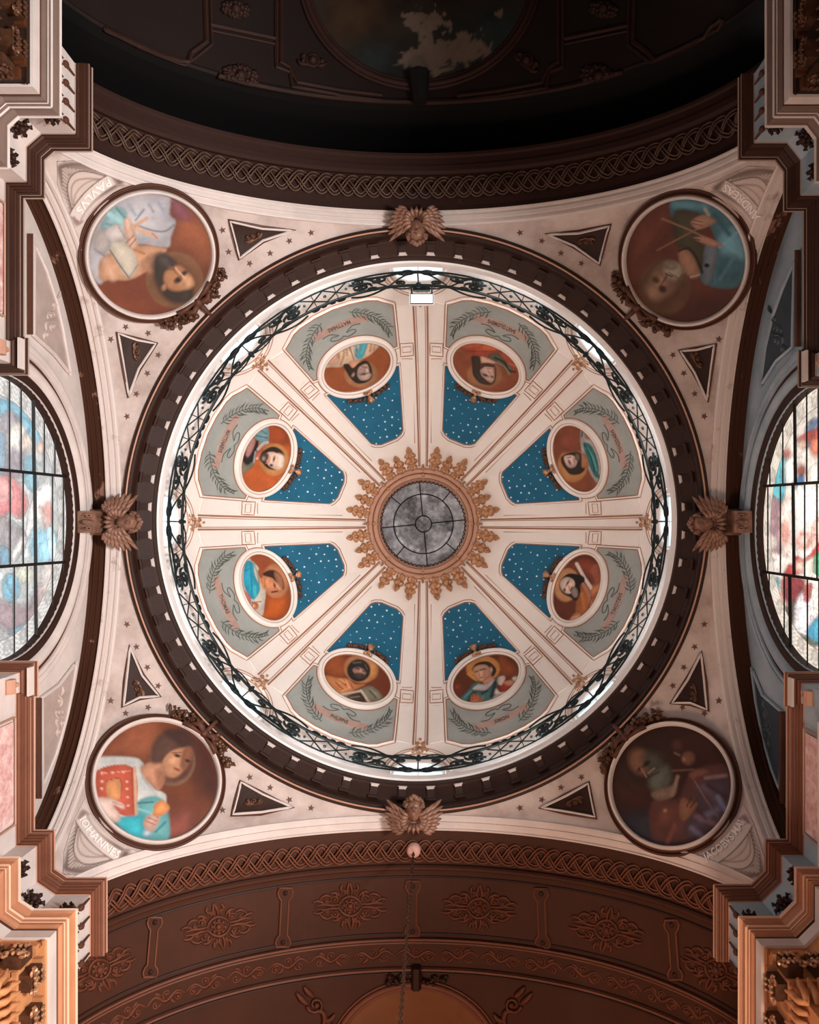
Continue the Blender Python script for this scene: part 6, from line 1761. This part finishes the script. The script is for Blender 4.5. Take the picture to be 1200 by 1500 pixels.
M['cherub'] = mat('bronzed_plaster', '#906a58', rough=0.4, metal=0.1, hex2='#5c3a2c', thr=(0.3, 0.6), scale=7)
proto = cherub()
spots = [((0.02, -4.90, 13.30), (0, 1), 'grey winged cherub head at the crown of the choir arch, top'),
         ((-4.88, 0.03, 13.30), (1, 0), 'winged cherub head at the crown of the left arch, beside the left window'),
         ((4.86, 0.06, 13.30), (-1, 0), 'winged cherub head at the crown of the right arch, beside the right window'),
         ((-0.03, 4.90, 13.30), (0, -1), 'winged cherub head at the crown of the nave arch, above the hanging chain')]
for i, (p, inw, lab) in enumerate(spots):
    c = proto if i == 0 else copy_tree(proto)
    up = Vector((inw[0] * 0.86, inw[1] * 0.86, 0.5)).normalized()
    out = Vector((inw[0] * 0.5, inw[1] * 0.5, -0.86)).normalized()
    rt = up.cross(out)
    c.matrix_world = Matrix(((rt.x, up.x, out.x, p[0]), (rt.y, up.y, out.y, p[1]), (rt.z, up.z, out.z, p[2] - 0.02), (0, 0, 0, 1)))
    tag(c, lab, 'sculpture', 'winged cherub heads at the arch crowns')
# keystone consoles behind the side cherubs
for sg, nm in ((-1, 'left'), (1, 'right')):
    k = archi[('x', sg)]
    b_ = MB(); b_.box((min(sg * 5.26, sg * 5.58), -0.15, 12.92), (max(sg * 5.26, sg * 5.58), 0.21, 13.40)); b_ = b_.mk('keystone_console', 'cherub', k, label='small carved keystone console')
    c_ = MB(); c_.box((min(sg * 5.20, sg * 5.60), -0.19, 13.30), (max(sg * 5.20, sg * 5.60), 0.25, 13.36)); c_.mk('cap', 'cherub', b_)
    c_ = MB()
    for s in (-1, 1):
        c_.tube([(sg * (5.38 + a), 0.03 + s * (0.10 + b * 0.4), 12.90) for a, b in spiral(0, 0, 0.09, 0, 1.3, 14)], 0.016, 4)
    c_.tube([(sg * 5.28, 0.03, 12.90), (sg * 5.38, 0.03, 12.86), (sg * 5.48, 0.03, 12.90)], [0.02, 0.05, 0.03], 6)
    c_.mk('carving', 'cherub', b_, smooth=True)

# ------------------------------------------------------------------ nave vault: bone-shaped dividers, relief bouquets, frieze, medallion
nv = Rf(NV)
BONE = [(605, 1288, 1372), (418, 1298, 1388), (793, 1299, 1389), (226, 1341, 1432), (985, 1345, 1436)]
for x, y0, y1 in BONE:
    dx = (x - ZX) / (y0 - ZY) * (y1 - y0) * 0.12
    n = 14
    side = lambda s: [(x + s * 9 * (1 if True else 1), y0 + 2), (x + s * 11, y0 + 9), (x + s * 9, y0 + 15), (x + s * 5.5, y0 + 20), (x + s * 5.5, y1 - 20), (x + s * 9, y1 - 15), (x + s * 11, y1 - 9), (x + s * 9, y1 - 2)]
    pl = side(1) + side(-1)[::-1]
    pl = [(px_ + dx * (py_ - y0) / (y1 - y0), py_) for px_, py_ in pl]
    V, Fc, _ = plate(pl, nv, 0.03, -0.02, 8)
    o = mk('bone_divider', V, Fc, 'vault', nave_vault)
    MB().tube(nv(resample(pl, 5), 0.035), 0.016, 4, True).mk('divider_edge', 'vaultline', o)
    for yy, tt in ((y0 + 9, 0.1), (y1 - 9, 0.9)):
        MB().ball(nv([(x + dx * tt, yy)], 0.03)[0], (0.045, 0.045, 0.03)).mk('boss', 'darkbrown', o)
BQ = [('R', 0, 0, 0.34, 0.34), ('B', (0, 0), 3), ('T', [(-1.0, 0), (-0.62, 0.55), (0, 0.8), (0.62, 0.55), (1.0, 0)]), ('T', [(-1.0, 0), (-0.62, -0.55), (0, -0.8), (0.62, -0.55), (1.0, 0)])]
for q in range(8):
    a = q * pi / 4 + 0.2
    BQ.append(('B', (0.52 * cos(a), 0.52 * sin(a)), 1.6))
for sx_ in (-1, 1):
    for sy_ in (-1, 1):
        M2 = lambda pts: ('T', [(sx_ * x, sy_ * y) for x, y in pts])
        a0_ = {(1, 1): 0, (-1, 1): pi, (1, -1): 0, (-1, -1): pi}[(sx_, sy_)]
        BQ += [('S', sx_ * 1.25, sy_ * 0.55, 0.34, a0_, sx_ * sy_ * 1.3), ('S', sx_ * 1.95, sy_ * 0.42, 0.26, a0_, -sx_ * sy_ * 1.2), ('S', sx_ * 0.42, sy_ * 1.12, 0.24, a0_, sx_ * sy_ * 1.2),
               M2([(0.9, 0.15), (1.5, 0.12), (2.1, 0.2), (2.9, 0.12)]), M2([(1.5, 0.8), (1.9, 0.95), (2.3, 0.8), (2.5, 0.5)]), M2([(2.0, 0.2), (2.4, 0.45), (2.8, 0.5), (3.1, 0.35)]),
               M2([(0.75, 0.75), (1.0, 1.05), (1.35, 1.15), (1.6, 1.05)]), M2([(0.12, 0.85), (0.2, 1.2), (0.12, 1.6), (0.03, 1.95)]), M2([(0.6, 1.2), (0.72, 1.5), (0.55, 1.8)]), M2([(0.9, 0.5), (1.1, 0.85), (1.0, 1.2)])]
for cx_, cy_, ro in ((513, 1327, -0.04), (702, 1330, 0.04), (320, 1357, -0.22), (889, 1362, 0.22), (145, 1420, -0.45), (1050, 1420, 0.45)):
    foliage(nv, cx_, cy_, 18, 0.012, 0.019, BQ, 1, ro).mk('relief_bouquet', 'vaultorn', nave_vault, smooth=True)
nvf = arch_f('y', 1)
for D_, r_, m_ in ((6.12, 0.018, 'darkbrown'), (7.10, 0.018, 'darkbrown'), (7.185, 0.022, 'vaultline'), (7.235, 0.016, 'vaultline'), (7.70, 0.024, 'vaultline'), (7.75, 0.016, 'darkbrown')):
    T = np.linspace(0.05, pi - 0.05, 160)
    mk('moulding_line', *tube_mesh(nvf(np.stack([T, np.full(160, D_)], 1), 0.0 if D_ > 7.15 and D_ != 7.10 else -0.05), r_, 5), m_, nave_vault)
VIN = [('T', [(-2.2, 0.3), (-1.2, -0.5), (0, 0.4), (1.2, -0.4), (2.2, 0.3)]), ('S', -1.1, 0.35, 0.5, 0, 1.2), ('S', 0.1, -0.4, 0.5, 2, 1.2), ('S', 1.3, 0.35, 0.5, 4, 1.2), ('T', [(0.5, 0.3), (0.8, 0.7), (1.2, 0.9)]), ('T', [(-0.5, -0.3), (-0.9, -0.7), (-1.3, -0.8)])]
for i in range(17):
    T_ = pi / 2 + (i - 8) * 0.145
    D_ = 7.46
    fn = lambda UV, off, T_=T_, D_=D_: nvf(np.stack([T_ + UV[:, 0] / 4.3, D_ + UV[:, 1]], 1), off - 0.06)
    foliage(fn, 0.0, 0.0, 0.145, 0.0, 0.022, VIN, 1 if i % 2 else -1).mk('frieze_scroll', 'vaultorn', nave_vault, smooth=True)
ring_px = [(608 + 125 * cos(a), 1562 + 122 * sin(a)) for a in np.linspace(0, 2 * pi, 60, endpoint=False)]
med = MB()
for R, r_, of in ((1.0, 0.05, 0.05), (0.95, 0.03, 0.03), (1.04, 0.02, 0.02)):
    q = np.array([(608 + (x - 608) * R, 1562 + (y - 1562) * R) for x, y in ring_px])
    P = nv(q, of)
    med.tube(P, r_, 6, True)
med.mk('medallion_ring', 'vaultline', nave_vault, smooth=True)
V, Fc, _ = plate([(608 + (x - 608) * .95, 1562 + (y - 1562) * .95) for x, y in ring_px], nv, 0.012, -0.02, 25)
mk('medallion_field', V, Fc, 'vaultfield', nave_vault) if 'vaultfield' in M else mk('medallion_field', V, Fc, 'vault', nave_vault)
cr = MB(); rr = random.Random(4)
for s in (-1, 1):
    for q in range(12):
        p = nv([(610 + s * rr.uniform(2, 44), 1431 + rr.uniform(-7, 9))], 0.07)[0]
        cr.ball(p, rr.uniform(0.035, 0.07), 6, 4)
cr.tube(nv(np.array([(610, 1412), (610, 1444)]), 0.09), 0.09, 6)
o = cr.mk('medallion_crest', 'darkbrown', nave_vault); o['kind'] = 'stuff'
CSC = [('S', 0, 0, 1.2, 0.2, 1.4), ('T', [(-0.8, 3.2), (-1.2, 2.0), (-0.8, 0.9), (0.6, 1.1)]), ('T', [(-0.8, 3.2), (-1.8, 3.6), (-2.8, 3.2)]), ('T', [(-1.0, 2.2), (-2.0, 2.0), (-2.6, 1.2)]), ('S', -1.6, 3.0, 0.8, 1, 1.3), ('T', [(1.0, 0.0), (1.8, -0.6), (2.6, -1.6)]), ('T', [(0.2, -1.0), (1.0, -1.6), (1.6, -2.4)])]
for cx_, mi in ((462, -1), (752, 1)):
    foliage(nv, cx_, 1470, 11, 0.04, 0.032, CSC, mi).mk('corner_scroll', 'vaultorn', nave_vault, smooth=True)

# choir vault: faint frames and a large damaged round painting
cv = Rf(CVB)
pc = [(615 + 172 * cos(a), -42 + 168 * sin(a)) for a in np.linspace(0, 2 * pi, 90, endpoint=False)]
V2 = [(615 + 172 * q * cos(a), -42 + 168 * q * sin(a)) for q in np.linspace(0, 1, 60) for a in np.linspace(0, 2 * pi, 180, endpoint=False)]
V = cv(V2, 0.015)
P2 = np.array(V2)
nz = noise2(P2, 20, 8) * 0.5 + noise2(P2, 7, 2) * 0.5
blob = 0.62 * np.exp(-(((P2[:, 0] - 668) / 55) ** 2 + ((P2[:, 1] - 75) / 32) ** 2)) + 0.6 * np.exp(-(((P2[:, 0] - 622) / 32) ** 2 + ((P2[:, 1] - 28) / 18) ** 2)) + 0.55 * np.exp(-(((P2[:, 0] - 615) / 34) ** 2 + ((P2[:, 1] - 95) / 22) ** 2)) + .4 * np.exp(-(((P2[:, 0] - 730) / 8) ** 2 + ((P2[:, 1] - 22) / 8) ** 2))
pe = np.clip(((blob + nz * 1.5) - 1.02) / 0.03, 0, 1)[:, None] * (blob[:, None] > 0.12)
C3 = paint(P2, '#3a332b', [('E', 520, 20, 60, 60, 0, '#4a3524', 30), ('E', 720, 60, 60, 80, 0, '#2e3a3a', 40), ('E', 550, 90, 40, 30, 0, '#2c3434', 20), ('E', 660, -60, 120, 60, 0, '#4a3426', 40)], seed=6, var=0.5, vs=22)
C3 = C3 * 0.55 * (1 - pe) + lin('#6a5a50') * pe * (0.7 + 0.6 * nz[:, None])
cp = thing('round_ceiling_painting', tuple(cv([(615, 60)], 0.0)[0]), 'dark round ceiling painting with peeled pale patches in the choir vault', 'painting')
mk('painted_panel', V, grid(60, 180, cv=True), 'paint', cp, True, cols=C3)
b_ = MB()
for q, r_ in ((1.0, 0.06), (1.035, 0.035), (0.965, 0.03)):
    b_.tube(cv(np.array([(615 + (x - 615) * q, -42 + (y + 42) * q) for x, y in pc]), 0.03), r_, 6, True)
b_.mk('frame', 'choirl', cp, smooth=True)


def line(pts, r, m='choirl', off=0.02, nm='moulding'):
    MB().tube(cv(resample(pts, 12, False), off), r, 5).mk(nm, m, choir_vault)


for s in (-1, 1):
    X = lambda x: 615 + s * (x - 615)
    for dd in (0, 7):
        line([(X(412 - dd), -10), (X(412 - dd), 92 + dd), (X(425), 100 + dd), (X(436 - dd), 122 + dd), (X(500), 134 + dd), (X(560), 141 + dd)], 0.035)
    line([(X(330), 110), (X(440), 146), (X(615), 150)], 0.03)
    line([(X(330), 140), (X(400), 158), (X(500), 170), (X(615), 174)], 0.04)
    for x in (500, ):
        line([(X(x - 6), 143), (X(x - 6), 171)], 0.03); line([(X(x + 6), 143), (X(x + 6), 171)], 0.03)
    line([(X(300), -10), (X(302), 62), (X(280), 78), (X(276), 92), (X(235), 80), (X(150), 42)], 0.04)
    line([(X(308), -10), (X(310), 66), (X(288), 84), (X(282), 102), (X(235), 90), (X(145), 48)], 0.025)
    line([(X(308), 38), (X(404), 58)], 0.035); line([(X(308), 46), (X(404), 66)], 0.02)
    line([(X(205), 78), (X(205), 122)], 0.035)
    foliage(cv, X(352), 112, 9, 0.03, 0.03, BQ, s, 0.2).mk('relief_bouquet', 'choirl', choir_vault, smooth=True)
    foliage(cv, X(345), 15, 7, 0.03, 0.03, BQ, s, 0.2).mk('relief_bouquet', 'choirl', choir_vault, smooth=True)
    foliage(cv, X(458), 90, 9, 0.03, 0.028, [('R', 0, 0, 1, 1), ('R', 0, 0, .6, .6), ('B', (0, 0), 3)] + SCR, s, 0.4).mk('relief_bouquet', 'choirl', choir_vault, smooth=True)
b_ = MB(); b_.tube(cv(np.array([(613, 112), (613, 165)]), 0.12), [0.2, 0.13], 8); b_.mk('keystone', 'black', choir_vault)

# ------------------------------------------------------------------ boss and chain under the nave arch
bx, by, bz = CX + (606 - ZX) / F * 13.38, CY + (1246 - ZY) / F * 13.38, 13.40
ch = thing('hanging_chain', (bx, by, bz), 'long metal chain hanging from a pale round boss under the nave arch', 'chain')
V, Fc = revolve([(0.0, -0.10), (0.05, -0.10), (0.09, -0.085), (0.115, -0.05), (0.12, 0.03)], 28)
mk('ceiling_boss', V, Fc, 'pinkboss' if 'pinkboss' in M else 'cream', ch, True, local=True)
b_ = MB(); b_.tube([(0, 0.0, -0.10), (0.0, 0.03, -0.16), (0, 0.05, -0.13)], 0.014, 5); b_.mk('hook', 'lead', ch, local=True)
lk = MB().tube([(0.020 * cos(a), 0, 0.042 * sin(a)) for a in np.linspace(0, 2 * pi, 10, endpoint=False)], 0.0095, 4, True, up=(0.0, 1.0, 0.0))
l0 = lk.mk('chain_link', 'chainm' if 'chainm' in M else 'tan', ch, local=True)
l0.location = (0, 0.0, -0.20)
for i in range(1, 92):
    c = l0.copy(); COL.objects.link(c); c.parent = ch
    c.location = (0, 0.0, -0.20 - 0.068 * i); c.rotation_euler = (0, 0, (i % 2) * pi / 2 + 0.3)
